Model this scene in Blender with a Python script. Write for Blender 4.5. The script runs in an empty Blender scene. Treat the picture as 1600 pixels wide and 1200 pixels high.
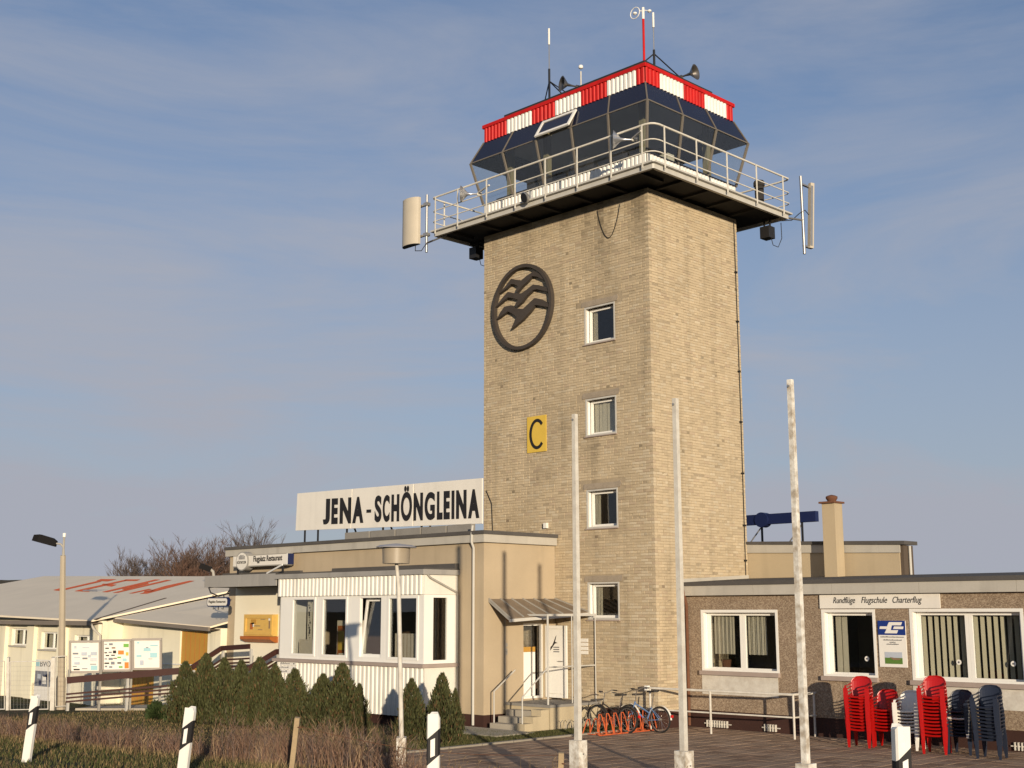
import bpy, bmesh, math, random
from mathutils import Vector, Matrix, noise
random.seed(7)
scene = bpy.context.scene
col = scene.collection
# ------------------------------------------------------------------ camera
CAM = Vector((21.222, -26.330, 3.010))
RT = Vector((0.70350674, 0.71068703, -0.00148688))
UP = Vector((0.12679627, -0.12345606, 0.98421609))
FW = Vector((-0.69928604, 0.69259119, 0.17696463))
FPX = 1975.145                                   # focal length in pixels of the 1600 px wide photograph
cam = bpy.data.cameras.new('camera'); camo = bpy.data.objects.new('camera', cam); col.objects.link(camo)
cam.sensor_width = 36.0; cam.lens = FPX / 1600 * 36.0; cam.clip_start = 0.1; cam.clip_end = 9000
M = Matrix.Identity(4)
for i in range(3):
    M[i][0] = RT[i]; M[i][1] = UP[i]; M[i][2] = -FW[i]; M[i][3] = CAM[i]
camo.matrix_world = M
scene.camera = camo
# ------------------------------------------------------------------ world, sun, exposure
SUN_AZ, SUN_EL = 2.5496, math.radians(6.6)        # heading the light travels along, height of the sun
LIGHT = Vector((math.cos(SUN_AZ) * math.cos(SUN_EL), math.sin(SUN_AZ) * math.cos(SUN_EL), -math.sin(SUN_EL)))
world = bpy.data.worlds.new('World'); scene.world = world; world.use_nodes = True
wn = world.node_tree; wn.nodes.clear()
wout = wn.nodes.new('ShaderNodeOutputWorld'); wbg = wn.nodes.new('ShaderNodeBackground')
sky = wn.nodes.new('ShaderNodeTexSky'); sky.sky_type = 'NISHITA'; sky.sun_disc = False
sky.sun_elevation = SUN_EL; sky.sun_rotation = math.atan2(-LIGHT.x, -LIGHT.y)
sky.altitude = 300; sky.air_density = 1.0; sky.dust_density = 0.3; sky.ozone_density = 4.0
# thin veils of cirrus over the whole sky
wtc = wn.nodes.new('ShaderNodeTexCoord'); wmp = wn.nodes.new('ShaderNodeMapping')
wmp.inputs['Scale'].default_value = (1.3, 1.3, 5.5); wmp.inputs['Rotation'].default_value = (0.25, 0.1, 0.6)
wno = wn.nodes.new('ShaderNodeTexNoise'); wno.inputs['Scale'].default_value = 1.7; wno.inputs['Detail'].default_value = 10; wno.inputs['Roughness'].default_value = 0.62; wno.inputs['Distortion'].default_value = 0.6
wrp = wn.nodes.new('ShaderNodeValToRGB'); wrp.color_ramp.elements[0].position = 0.42; wrp.color_ramp.elements[1].position = 0.80
wrp.color_ramp.elements[0].color = (0.06, 0.06, 0.06, 1); wrp.color_ramp.elements[1].color = (0.62, 0.62, 0.62, 1)
wmx = wn.nodes.new('ShaderNodeMix'); wmx.data_type = 'RGBA'; wmx.inputs['B'].default_value = (2.60, 2.72, 3.15, 1)
L = wn.links.new
L(wtc.outputs['Generated'], wmp.inputs['Vector']); L(wmp.outputs['Vector'], wno.inputs['Vector']); L(wno.outputs['Fac'], wrp.inputs['Fac'])
# haze that thickens towards the horizon, the same all round
wsp = wn.nodes.new('ShaderNodeSeparateXYZ'); wmr = wn.nodes.new('ShaderNodeMapRange'); wad = wn.nodes.new('ShaderNodeMath'); wad.use_clamp = True
wmr.interpolation_type = 'SMOOTHSTEP'; wmr.inputs['From Min'].default_value = -0.05; wmr.inputs['From Max'].default_value = 0.55; wmr.inputs['To Min'].default_value = 0.82; wmr.inputs['To Max'].default_value = 0.15
L(wtc.outputs['Generated'], wsp.inputs[0]); L(wsp.outputs['Z'], wmr.inputs['Value']); L(wmr.outputs[0], wad.inputs[0]); L(wrp.outputs['Color'], wad.inputs[1])
L(wad.outputs[0], wmx.inputs['Factor']); L(sky.outputs['Color'], wmx.inputs['A']); L(wmx.outputs['Result'], wbg.inputs['Color'])
wbg.inputs['Strength'].default_value = 0.15; L(wbg.outputs['Background'], wout.inputs['Surface'])
sl = bpy.data.lights.new('sun', 'SUN'); so = bpy.data.objects.new('sun', sl); col.objects.link(so)
sl.energy = 5.0; sl.angle = math.radians(0.5); sl.color = (1.0, 0.84, 0.63)
so.location = (40, -30, 30); so.rotation_euler = LIGHT.to_track_quat('-Z', 'Y').to_euler()
scene.view_settings.view_transform = 'Standard'; scene.view_settings.look = 'None'
scene.view_settings.exposure = 0.0; scene.view_settings.gamma = 1.0
scene.view_settings.use_curve_mapping = False
# ------------------------------------------------------------------ pixel -> place helpers (photo is 1600 x 1200)
def ray(px, py): return RT * ((px - 800) / FPX) - UP * ((py - 600) / FPX) + FW
def at(px, py, axis, val):
    d = ray(px, py); i = 'xyz'.index(axis); return CAM + d * ((val - CAM[i]) / d[i])
def atd(px, py, dep): return CAM + ray(px, py) * dep
def sstep(a, b, x):
    t = max(0.0, min(1.0, (x - a) / (b - a))); return t * t * (3 - 2 * t)
def ground_z(x, y):
    road = max(-0.2, min(1.6, 0.90 + 0.026 * (x - 3)))
    z = road * (1 - sstep(-16.9, -12.2, y))
    z -= 0.32 * sstep(-16.8, -19.5, x) * sstep(-8.4, -4.6, y) * (1 - sstep(60, 200, abs(x)))
    return z
# ------------------------------------------------------------------ materials
MATS = {}
def pmat(name, c, rough=0.75, var=0.10, vs=1.5, fine=0.06, fs=45, bump=0.0, bs=90, metal=0.0, spec=0.4, tint=None, streak=0.0, coat=0.0):
    """paint / plaster / metal with soft large blotches, fine grain, optional vertical weather streaks and bump"""
    m = bpy.data.materials.new(name); m.use_nodes = True; nt = m.node_tree; N = nt.nodes; K = nt.links.new
    b = N['Principled BSDF']; b.inputs['Roughness'].default_value = rough; b.inputs['Metallic'].default_value = metal
    b.inputs['Specular IOR Level'].default_value = spec; b.inputs['Coat Weight'].default_value = coat
    geo = N.new('ShaderNodeNewGeometry')
    def noi(scale, det=3, vec=None):
        n = N.new('ShaderNodeTexNoise'); n.inputs['Scale'].default_value = scale; n.inputs['Detail'].default_value = det
        K(vec if vec else geo.outputs['Position'], n.inputs['Vector']); return n.outputs['Fac']
    def mth(op, a, bb):
        q = N.new('ShaderNodeMath'); q.operation = op
        for i, x in enumerate((a, bb)):
            if isinstance(x, (int, float)): q.inputs[i].default_value = x
            else: K(x, q.inputs[i])
        return q.outputs[0]
    f = mth('ADD', 1.0, mth('MULTIPLY', mth('SUBTRACT', noi(vs, 5), 0.5), 3.0 * var))
    f = mth('ADD', f, mth('MULTIPLY', mth('SUBTRACT', noi(fs, 2), 0.5), 3.0 * fine))
    if streak:
        mp = N.new('ShaderNodeMapping'); mp.inputs['Scale'].default_value = (2.6, 2.6, 0.22); K(geo.outputs['Position'], mp.inputs['Vector'])
        st = noi(1.0, 6, mp.outputs['Vector'])
        r = N.new('ShaderNodeMapRange'); r.inputs['From Min'].default_value = 0.52; r.inputs['From Max'].default_value = 0.72; K(st, r.inputs['Value'])
        f = mth('MULTIPLY', f, mth('SUBTRACT', 1.0, mth('MULTIPLY', r.outputs[0], streak)))
    v = N.new('ShaderNodeVectorMath'); v.operation = 'SCALE'
    if tint:
        mx = N.new('ShaderNodeMix'); mx.data_type = 'RGBA'; mx.inputs['A'].default_value = (*c, 1); mx.inputs['B'].default_value = (*tint, 1)
        r = N.new('ShaderNodeMapRange'); r.inputs['From Min'].default_value = 0.4; r.inputs['From Max'].default_value = 0.65; K(noi(vs * 2.3, 6), r.inputs['Value'])
        K(r.outputs[0], mx.inputs['Factor']); K(mx.outputs['Result'], v.inputs[0])
    else: v.inputs[0].default_value = c
    K(f, v.inputs['Scale']); K(v.outputs[0], b.inputs['Base Color'])
    if bump:
        bp = N.new('ShaderNodeBump'); bp.inputs['Strength'].default_value = bump; bp.inputs['Distance'].default_value = 0.01
        K(noi(bs, 3), bp.inputs['Height']); K(bp.outputs[0], b.inputs['Normal'])
    MATS[name] = m; return m
def attr_mat(name, rough=0.9, streak=0.0, bump=0.3, bs=60, trans=0.0):
    """colour comes from the piece itself (per piece value), plus grain"""
    m = pmat(name, (1, 1, 1), rough, var=0.07, vs=0.7, fine=0.08, fs=30, bump=bump, bs=bs, streak=streak, spec=0.2)
    N = m.node_tree.nodes; K = m.node_tree.links.new
    a = N.new('ShaderNodeAttribute'); a.attribute_name = 'tone'
    for n in N:
        if n.type == 'VECT_MATH': K(a.outputs['Color'], n.inputs[0])
    return m
def speckle_mat(name, c1, c2, c3, scale, rough=0.95, bump=0.8):
    m = bpy.data.materials.new(name); m.use_nodes = True; N = m.node_tree.nodes; K = m.node_tree.links.new
    b = N['Principled BSDF']; b.inputs['Roughness'].default_value = rough; b.inputs['Specular IOR Level'].default_value = 0.25
    g = N.new('ShaderNodeNewGeometry'); vo = N.new('ShaderNodeTexVoronoi'); vo.inputs['Scale'].default_value = scale; K(g.outputs['Position'], vo.inputs['Vector'])
    sp = N.new('ShaderNodeSeparateColor'); K(vo.outputs['Color'], sp.inputs[0])
    r = N.new('ShaderNodeValToRGB'); r.color_ramp.elements[0].color = (*c1, 1); r.color_ramp.elements[1].color = (*c3, 1)
    e = r.color_ramp.elements.new(0.55); e.color = (*c2, 1); K(sp.outputs[0], r.inputs['Fac'])
    n = N.new('ShaderNodeTexNoise'); n.inputs['Scale'].default_value = 0.9; n.inputs['Detail'].default_value = 5; K(g.outputs['Position'], n.inputs['Vector'])
    mr = N.new('ShaderNodeMapRange'); mr.inputs['To Min'].default_value = 0.72; mr.inputs['To Max'].default_value = 1.28; K(n.outputs['Fac'], mr.inputs['Value'])
    v = N.new('ShaderNodeVectorMath'); v.operation = 'SCALE'; K(r.outputs[0], v.inputs[0]); K(mr.outputs[0], v.inputs['Scale']); K(v.outputs[0], b.inputs['Base Color'])
    bp = N.new('ShaderNodeBump'); bp.inputs['Strength'].default_value = bump; bp.inputs['Distance'].default_value = 0.012; bp.invert = True
    K(vo.outputs['Distance'], bp.inputs['Height']); K(bp.outputs[0], b.inputs['Normal'])
    MATS[name] = m; return m
def glass_mat(name, tint, refl=1.0, rough=0.01):
    m = bpy.data.materials.new(name); m.use_nodes = True; N = m.node_tree.nodes; K = m.node_tree.links.new
    N.remove(N['Principled BSDF']); out = N['Material Output']
    t = N.new('ShaderNodeBsdfTransparent'); t.inputs['Color'].default_value = (*tint, 1)
    g = N.new('ShaderNodeBsdfGlossy'); g.inputs['Roughness'].default_value = rough; g.inputs['Color'].default_value = (refl, refl, refl, 1)
    fr = N.new('ShaderNodeFresnel'); gg = N.new('ShaderNodeNewGeometry'); io = N.new('ShaderNodeMapRange')   # same reflectance from both sides of the thin pane
    io.inputs['To Min'].default_value = 1.5; io.inputs['To Max'].default_value = 1 / 1.5; K(gg.outputs['Backfacing'], io.inputs['Value']); K(io.outputs[0], fr.inputs['IOR'])
    nz = N.new('ShaderNodeTexNoise'); nz.inputs['Scale'].default_value = 1.3; bp = N.new('ShaderNodeBump'); bp.inputs['Strength'].default_value = 0.02; bp.inputs['Distance'].default_value = 0.05
    K(nz.outputs['Fac'], bp.inputs['Height']); K(bp.outputs[0], g.inputs['Normal'])
    mx = N.new('ShaderNodeMixShader'); K(fr.outputs[0], mx.inputs[0]); K(t.outputs[0], mx.inputs[1]); K(g.outputs[0], mx.inputs[2]); K(mx.outputs[0], out.inputs['Surface'])
    MATS[name] = m; return m
brick_m = attr_mat('brick', 0.92, streak=0.16, bump=0.5, bs=55)
slab_m = attr_mat('paving', 0.93, bump=0.4, bs=40)
leaf_m = attr_mat('leaf', 0.7, bump=0.0)
P = pmat
P('mortar', (0.37, 0.297, 0.20), 0.95, 0.15, 1.0, 0.15, 40, 0.5, 60, streak=0.3)
P('lintel', (0.32, 0.265, 0.20), 0.95, 0.18, 3, 0.15, 30, 0.5, 60)
P('plaster', (0.45, 0.362, 0.245), 0.93, 0.12, 0.8, 0.06, 60, 0.45, 75, streak=0.10)
P('plaster_upper', (0.47, 0.38, 0.25), 0.93, 0.08, 0.8, 0.06, 60, 0.45, 75, streak=0.10)
P('plinth', (0.045, 0.018, 0.013), 0.8, 0.2, 2, 0.1, 50, 0.3, 60)
P('roof_felt', (0.085, 0.078, 0.072), 0.95, 0.2, 1.5, 0.15, 30, 0.4, 40)
P('fascia', (0.46, 0.43, 0.37), 0.7, 0.10, 1.2, 0.05, 40, streak=0.14)
P('fascia_grey', (0.33, 0.315, 0.29), 0.7, 0.12, 1.2, 0.05, 40, streak=0.18)
P('white_paint', (0.80, 0.78, 0.72), 0.5, 0.04, 2, 0.03, 40)
P('white_frame', (0.82, 0.80, 0.74), 0.4, 0.03, 2, 0.02, 40)
P('white_sheet', (0.74, 0.71, 0.63), 0.5, 0.09, 1.6, 0.05, 30, streak=0.22)
P('white_worn', (0.62, 0.59, 0.52), 0.6, 0.10, 3, 0.08, 30, tint=(0.55, 0.51, 0.44), bump=0.2)
P('white_peeling', (0.72, 0.69, 0.62), 0.7, 0.15, 4, 0.12, 22, tint=(0.42, 0.36, 0.28), bump=0.4, bs=30)
P('white_wall', (0.82, 0.76, 0.60), 0.9, 0.04, 1, 0.03, 50, 0.2, 70)
P('cream_wall', (0.82, 0.76, 0.58), 0.9, 0.08, 0.8, 0.05, 50, 0.2, 70, streak=0.20)
P('red_sheet', (0.52, 0.010, 0.006), 0.5, 0.16, 3, 0.06, 40, spec=0.3, streak=0.22)
P('band_white', (0.78, 0.76, 0.70), 0.48, 0.08, 2.5, 0.05, 40, streak=0.16)
P('dark_roof', (0.025, 0.024, 0.024), 0.8)
P('blue_panel', (0.011, 0.013, 0.030), 0.16, 0.1, 2, 0.03, 30, spec=0.55)
P('mullion', (0.16, 0.14, 0.115), 0.6)
P('rail_steel', (0.66, 0.63, 0.55), 0.5, 0.08, 4, 0.05, 50, tint=(0.60, 0.56, 0.48))
P('rail_grey', (0.52, 0.50, 0.45), 0.5, 0.08, 3, 0.05, 50, streak=0.12)
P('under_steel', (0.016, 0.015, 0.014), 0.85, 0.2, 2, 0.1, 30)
P('galvanised', (0.46, 0.45, 0.43), 0.38, 0.10, 6, 0.06, 50, metal=0.75)
P('pipe_grey', (0.34, 0.32, 0.28), 0.6, 0.12, 3, 0.05, 40)
P('horn_metal', (0.62, 0.62, 0.63), 0.28, 0.06, 6, 0.03, 40, metal=0.8)
P('horn_dark', (0.20, 0.18, 0.16), 0.35, 0.08, 6, 0.03, 40, metal=0.8)
P('black_metal', (0.018, 0.018, 0.020), 0.5)
P('cable_black', (0.015, 0.014, 0.014), 0.7)
P('antenna_shell', (0.52, 0.46, 0.36), 0.55, 0.06, 2, 0.03, 40)
P('emblem', (0.055, 0.044, 0.036), 0.75, 0.2, 3, 0.1, 40, 0.3, 60)
P('yellow', (0.68, 0.46, 0.07), 0.55, 0.06, 2, 0.03, 40)
P('black_print', (0.016, 0.014, 0.014), 0.6)
P('grey_print', (0.10, 0.10, 0.11), 0.7)
P('sign_white', (0.78, 0.74, 0.66), 0.5, 0.04, 1.5, 0.03, 30, streak=0.07)
P('sign_blue', (0.012, 0.035, 0.20), 0.35, spec=0.5)
P('navy', (0.012, 0.020, 0.075), 0.4)
P('deep_blue', (0.015, 0.045, 0.26), 0.5)
P('khaki', (0.23, 0.20, 0.11), 0.7)
P('interior_dark', (0.030, 0.027, 0.025), 0.9)
P('interior_warm', (0.16, 0.10, 0.06), 0.9)
P('interior_wall', (0.10, 0.085, 0.07), 0.95)
P('curtain', (0.66, 0.60, 0.47), 0.95, 0.05, 4, 0.05, 60)
P('net_curtain', (0.60, 0.53, 0.42), 0.95, 0.10, 12, 0.12, 60)
P('blind', (0.58, 0.53, 0.40), 0.8)
P('sill', (0.36, 0.29, 0.25), 0.7, 0.10, 3, 0.06, 40)
P('concrete', (0.40, 0.36, 0.29), 0.93, 0.12, 1.5, 0.10, 40, 0.4, 60, streak=0.12)
P('concrete_grey', (0.25, 0.235, 0.21), 0.93, 0.14, 2, 0.10, 40, 0.4, 60)
P('landing_face', (0.50, 0.42, 0.28), 0.93, 0.10, 1.5, 0.08, 40, 0.4, 60, streak=0.15)
P('brown_wood', (0.050, 0.017, 0.012), 0.65, 0.15, 4, 0.10, 60, 0.2, 60)
P('ochre_door', (0.46, 0.25, 0.045), 0.6, 0.08, 2, 0.05, 50)
P('stake_wood', (0.36, 0.27, 0.16), 0.9, 0.15, 6, 0.10, 40, 0.4, 50)
P('hangar_roof', (0.84, 0.73, 0.555), 0.9, 0.06, 0.7, 0.05, 30, 0.2, 30, streak=0.0)
P('roof_orange', (0.88, 0.15, 0.03), 0.8, 0.08, 2, 0.06, 30)
P('eave_dark', (0.10, 0.075, 0.055), 0.85)
P('gutter', (0.20, 0.17, 0.14), 0.7)
P('rust', (0.15, 0.065, 0.035), 0.9, 0.2, 6, 0.1, 40, 0.4, 50)
P('orange_paint', (0.62, 0.13, 0.035), 0.55, 0.10, 6, 0.06, 40, tint=(0.42, 0.08, 0.03))
P('red_plastic', (0.39, 0.005, 0.004), 0.34, 0.05, 3, 0.02, 30, spec=0.5)
P('white_plastic', (0.78, 0.75, 0.68), 0.4, 0.04, 3, 0.02, 30)
P('navy_plastic', (0.020, 0.026, 0.045), 0.36, 0.08, 3, 0.03, 30)
P('blue_paint', (0.13, 0.22, 0.40), 0.35, 0.06, 6, 0.03, 40, spec=0.5)
P('dark_paint', (0.04, 0.032, 0.03), 0.5)
P('chrome', (0.62, 0.60, 0.57), 0.2, metal=0.9)
P('tyre', (0.018, 0.017, 0.016), 0.85)
P('saddle', (0.03, 0.026, 0.024), 0.6)
P('reflector_red', (0.60, 0.02, 0.02), 0.25)
P('reflector_white', (0.85, 0.82, 0.76), 0.25)
P('post_white', (0.80, 0.77, 0.70), 0.45, 0.05, 6, 0.04, 40)
P('asphalt', (0.052, 0.050, 0.048), 0.93, 0.15, 0.8, 0.2, 60, 0.5, 120)
P('kerb_stone', (0.30, 0.265, 0.21), 0.93, 0.12, 2, 0.1, 40, 0.3, 60)
P('bark', (0.10, 0.070, 0.048), 0.95, 0.2, 4, 0.1, 40, 0.5, 50)
P('twig', (0.105, 0.066, 0.046), 0.95, 0.25, 0.8, 0.1, 20, tint=(0.075, 0.060, 0.055))
P('far_wood', (0.030, 0.030, 0.028), 0.95, 0.25, 0.02, 0.1, 0.2)
P('paper', (0.80, 0.77, 0.70), 0.7, 0.03, 4, 0.03, 40)
P('print_green', (0.17, 0.42, 0.08), 0.7)
P('print_orange', (0.75, 0.22, 0.04), 0.7)
P('print_cyan', (0.35, 0.58, 0.62), 0.7)
P('print_grey', (0.20, 0.21, 0.24), 0.7)
P('print_sky', (0.46, 0.50, 0.56), 0.6)
P('print_field', (0.10, 0.20, 0.035), 0.6)
P('print_brown', (0.25, 0.16, 0.10), 0.6)
P('board_frame', (0.33, 0.29, 0.25), 0.7)
P('cabinet_yellow', (0.66, 0.42, 0.11), 0.45, 0.08, 5, 0.05, 30)
P('cabinet_wood', (0.42, 0.13, 0.03), 0.5, 0.12, 6, 0.08, 30)
P('lamp_drum', (0.33, 0.275, 0.20), 0.45, 0.06, 6, 0.03, 30)
P('lamp_lid', (0.36, 0.35, 0.36), 0.45)
P('lamp_head', (0.010, 0.009, 0.009), 0.7, spec=0.1)
P('joint_sand', (0.22, 0.15, 0.10), 0.95, 0.2, 3, 0.1, 40)
speckle_mat('pebble_dash', (0.19, 0.138, 0.094), (0.285, 0.212, 0.147), (0.41, 0.325, 0.232), 46, bump=0.45)
P('cab_ceiling', (0.45, 0.43, 0.40), 0.8)
glass_mat('glass', (0.86, 0.87, 0.86))
glass_mat('cab_glass', (0.91, 0.93, 0.94))
glass_mat('clear_glass', (0.92, 0.93, 0.92))
# ------------------------------------------------------------------ mesh builder
WLOC = {}
class MB:
    def __init__(s, m=None): s.v = []; s.f = []; s.t = []; s.m = m
    def P(s, p):
        p = Vector(p); return tuple(s.m @ p) if s.m else tuple(p)
    def add(s, vs, fs, tone=None):
        n = len(s.v); s.v += [s.P(p) for p in vs]; s.f += [tuple(i + n for i in f) for f in fs]
        if tone is not None: s.t += [tone] * len(fs)
    def quad(s, a, b, c, d, tone=None): s.add((a, b, c, d), ((0, 1, 2, 3),), tone)
    def box(s, x0, y0, z0, x1, y1, z1, tone=None):
        x0, x1 = sorted((x0, x1)); y0, y1 = sorted((y0, y1)); z0, z1 = sorted((z0, z1))
        s.add(((x0, y0, z0), (x1, y0, z0), (x1, y1, z0), (x0, y1, z0), (x0, y0, z1), (x1, y0, z1), (x1, y1, z1), (x0, y1, z1)),
              ((0, 3, 2, 1), (4, 5, 6, 7), (0, 1, 5, 4), (1, 2, 6, 5), (2, 3, 7, 6), (3, 0, 4, 7)), tone); return s
    def beam(s, a, b, w, h, up=(0, 0, 1), tone=None):
        a = Vector(a); b = Vector(b); d = (b - a).normalized(); u = Vector(up)
        x = d.cross(u); x = x.normalized() if x.length > 1e-5 else Vector((1, 0, 0)); z = x.cross(d)
        x *= w / 2; z *= h / 2; vs = [q + sx * x + sz * z for q in (a, b) for sx, sz in ((-1, -1), (1, -1), (1, 1), (-1, 1))]
        s.add(vs, ((0, 1, 2, 3), (7, 6, 5, 4), (0, 4, 5, 1), (1, 5, 6, 2), (2, 6, 7, 3), (3, 7, 4, 0)), tone); return s
    def tube(s, pts, r, n=8, caps=True, tone=None):
        pts = [Vector(p) for p in pts]; k = len(pts); rr = r if isinstance(r, (list, tuple)) else [r] * k
        vs = []; fs = []; prev = None
        for i, p in enumerate(pts):
            if i == 0: d = pts[1] - p
            elif i == k - 1: d = p - pts[i - 1]
            else: d = (pts[i + 1] - p).normalized() + (p - pts[i - 1]).normalized()
            d = d.normalized() if d.length > 1e-9 else Vector((0, 0, 1))
            if prev is None: ref = Vector((0, 0, 1)) if abs(d.z) < .9 else Vector((1, 0, 0)); x = d.cross(ref).normalized()
            else: x = (prev - d * prev.dot(d)); x = x.normalized() if x.length > 1e-6 else d.orthogonal().normalized()
            prev = x; y = d.cross(x)
            for j in range(n):
                a = 2 * math.pi * j / n; vs.append(p + (x * math.cos(a) + y * math.sin(a)) * rr[i])
        for i in range(k - 1):
            for j in range(n):
                j2 = (j + 1) % n; fs.append((i * n + j, i * n + j2, (i + 1) * n + j2, (i + 1) * n + j))
        if caps: fs.append(tuple(range(n - 1, -1, -1))); fs.append(tuple((k - 1) * n + j for j in range(n)))
        s.add(vs, fs, tone); return s
    def lathe(s, prof, c=(0, 0, 0), ax=(0, 0, 1), n=20, closed=True):
        ax = Vector(ax).normalized(); x = ax.orthogonal().normalized(); y = ax.cross(x); c = Vector(c); vs = []; fs = []
        for r, h in prof:
            for j in range(n):
                a = 2 * math.pi * j / n; vs.append(c + ax * h + (x * math.cos(a) + y * math.sin(a)) * max(r, 1e-4))
        k = len(prof)
        for i in range(k - 1):
            for j in range(n):
                j2 = (j + 1) % n; fs.append((i * n + j, i * n + j2, (i + 1) * n + j2, (i + 1) * n + j))
        if closed: fs.append(tuple(range(n - 1, -1, -1))); fs.append(tuple((k - 1) * n + j for j in range(n)))
        s.add(vs, fs); return s
    def prism(s, poly, vec):
        poly = [Vector(p) for p in poly]; vec = Vector(vec); n = len(poly)
        s.add(poly + [p + vec for p in poly], [tuple(range(n)), tuple(range(2 * n - 1, n - 1, -1))] + [(i, i + n, (i + 1) % n + n, (i + 1) % n) for i in range(n)]); return s
    def mesh(s, name, mat, off=(0, 0, 0), smooth=False):
        me = bpy.data.meshes.new(name); o = Vector(off)
        me.from_pydata([tuple(Vector(p) - o) for p in s.v], [], s.f); me.update()
        bm = bmesh.new(); bm.from_mesh(me); bmesh.ops.recalc_face_normals(bm, faces=bm.faces)
        if smooth:
            for f in bm.faces: f.smooth = True
            for e in bm.edges:
                if len(e.link_faces) == 2 and e.calc_face_angle(0) > 0.7: e.smooth = False
        bm.to_mesh(me); bm.free()
        if s.t:
            a = me.attributes.new('tone', 'FLOAT_COLOR', 'FACE'); a.data.foreach_set('color', [c for t in s.t for c in (*t, 1.0)])
        me.materials.append(MATS[mat] if isinstance(mat, str) else mat); return me
    def build(s, name, mat, parent=None, loc=None, smooth=False):
        off = WLOC[parent.name] if parent else Vector(loc or (0, 0, 0))
        o = bpy.data.objects.new(name, s.mesh(name, mat, off, smooth)); col.objects.link(o)
        if parent: o.parent = parent
        else: o.location = off
        WLOC[o.name] = Vector(off); return o
def tag(o, label=None, cat=None, group=None, kind=None):
    if label: o['label'] = label
    if cat: o['category'] = cat
    if group: o['group'] = group
    if kind: o['kind'] = kind
    return o
def thing(name, label, cat, loc=(0, 0, 0), group=None):
    o = bpy.data.objects.new(name, None); o.empty_display_size = 0.2; col.objects.link(o); o.location = loc
    WLOC[o.name] = Vector(loc); return tag(o, label, cat, group)
def link_mesh(name, me, parent, loc=(0, 0, 0), rot=None, wl=None):
    o = bpy.data.objects.new(name, me); col.objects.link(o); o.parent = parent; o.location = loc
    if rot: o.rotation_euler = rot
    return o
def copy_tree(o, parent=None):
    c = o.copy(); col.objects.link(c); c.parent = parent
    for ch in o.children: copy_tree(ch, c)
    return c
def text_part(name, txt, mat, parent, origin, right, up, width=None, height=None, bold=0.0, shear=0.0, align='LEFT', thick=0.006, space=1.0):
    """flat lettering: laid with its lower left corner at origin, stretched to width x height"""
    cu = bpy.data.curves.new('lettering', 'FONT'); cu.body = txt; cu.size = 1.0; cu.offset = bold; cu.shear = shear; cu.extrude = 0.5; cu.space_character = space
    ob = bpy.data.objects.new('lettering', cu); col.objects.link(ob); dg = bpy.context.evaluated_depsgraph_get()
    me = bpy.data.meshes.new_from_object(ob.evaluated_get(dg)); bpy.data.objects.remove(ob)
    xs = [v.co.x for v in me.vertices]; ys = [v.co.y for v in me.vertices]
    x0, x1, y0, y1 = min(xs), max(xs), min(ys), max(ys)
    right = Vector(right).normalized(); up = Vector(up).normalized(); nrm = right.cross(up); O = Vector(origin)
    sx = (width / (x1 - x0)) if width else (height / (y1 - y0)); sy = (height / (y1 - y0)) if height else sx
    off = WLOC[parent.name] if parent else Vector((0, 0, 0))
    for v in me.vertices:
        c = v.co.copy(); v.co = O + right * ((c.x - x0) * sx) + up * ((c.y - y0) * sy) + nrm * (thick if c.z > 0 else 0.0) - off
    me.name = name; me.materials.clear(); me.materials.append(MATS[mat]); o = bpy.data.objects.new(name, me); col.objects.link(o)
    if parent: o.parent = parent
    WLOC[o.name] = off; return o
def wall_y(mb, x0, x1, z0, z1, y, th, holes):
    """wall in the XZ plane, outside at y, inside at y+th, with rectangular openings (x0,x1,z0,z1)"""
    wall_gen(mb, x0, x1, z0, z1, holes, lambda a, b, t: (a, y + th * t, b))
def wall_x(mb, y0, y1, z0, z1, x, th, holes):
    wall_gen(mb, y0, y1, z0, z1, holes, lambda a, b, t: (x + th * t, a, b))
def wall_gen(mb, a0, a1, b0, b1, holes, F):
    A = sorted({a0, a1, *[h[0] for h in holes], *[h[1] for h in holes]}); B = sorted({b0, b1, *[h[2] for h in holes], *[h[3] for h in holes]})
    A = [a for a in A if a0 <= a <= a1]; B = [b for b in B if b0 <= b <= b1]
    def solid(i, j):
        if i < 0 or j < 0 or i >= len(A) - 1 or j >= len(B) - 1: return False
        ca = (A[i] + A[i + 1]) / 2; cb = (B[j] + B[j + 1]) / 2
        return not any(h[0] < ca < h[1] and h[2] < cb < h[3] for h in holes)
    for i in range(len(A) - 1):
        for j in range(len(B) - 1):
            if not solid(i, j): continue
            p, q, r, s_ = A[i], A[i + 1], B[j], B[j + 1]
            mb.quad(F(p, r, 0), F(q, r, 0), F(q, s_, 0), F(p, s_, 0)); mb.quad(F(p, r, 1), F(p, s_, 1), F(q, s_, 1), F(q, r, 1))
            if not solid(i - 1, j): mb.quad(F(p, r, 0), F(p, s_, 0), F(p, s_, 1), F(p, r, 1))
            if not solid(i + 1, j): mb.quad(F(q, r, 0), F(q, r, 1), F(q, s_, 1), F(q, s_, 0))
            if not solid(i, j - 1): mb.quad(F(p, r, 0), F(p, r, 1), F(q, r, 1), F(q, r, 0))
            if not solid(i, j + 1): mb.quad(F(p, s_, 0), F(q, s_, 0), F(q, s_, 1), F(p, s_, 1))
def frame_y(mb, x0, x1, z0, z1, w, y0, y1):
    """rectangular frame ring in the XZ plane"""
    mb.box(x0, y0, z0, x0 + w, y1, z1); mb.box(x1 - w, y0, z0, x1, y1, z1)
    mb.box(x0 + w, y0, z0, x1 - w, y1, z0 + w); mb.box(x0 + w, y0, z1 - w, x1 - w, y1, z1)
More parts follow.
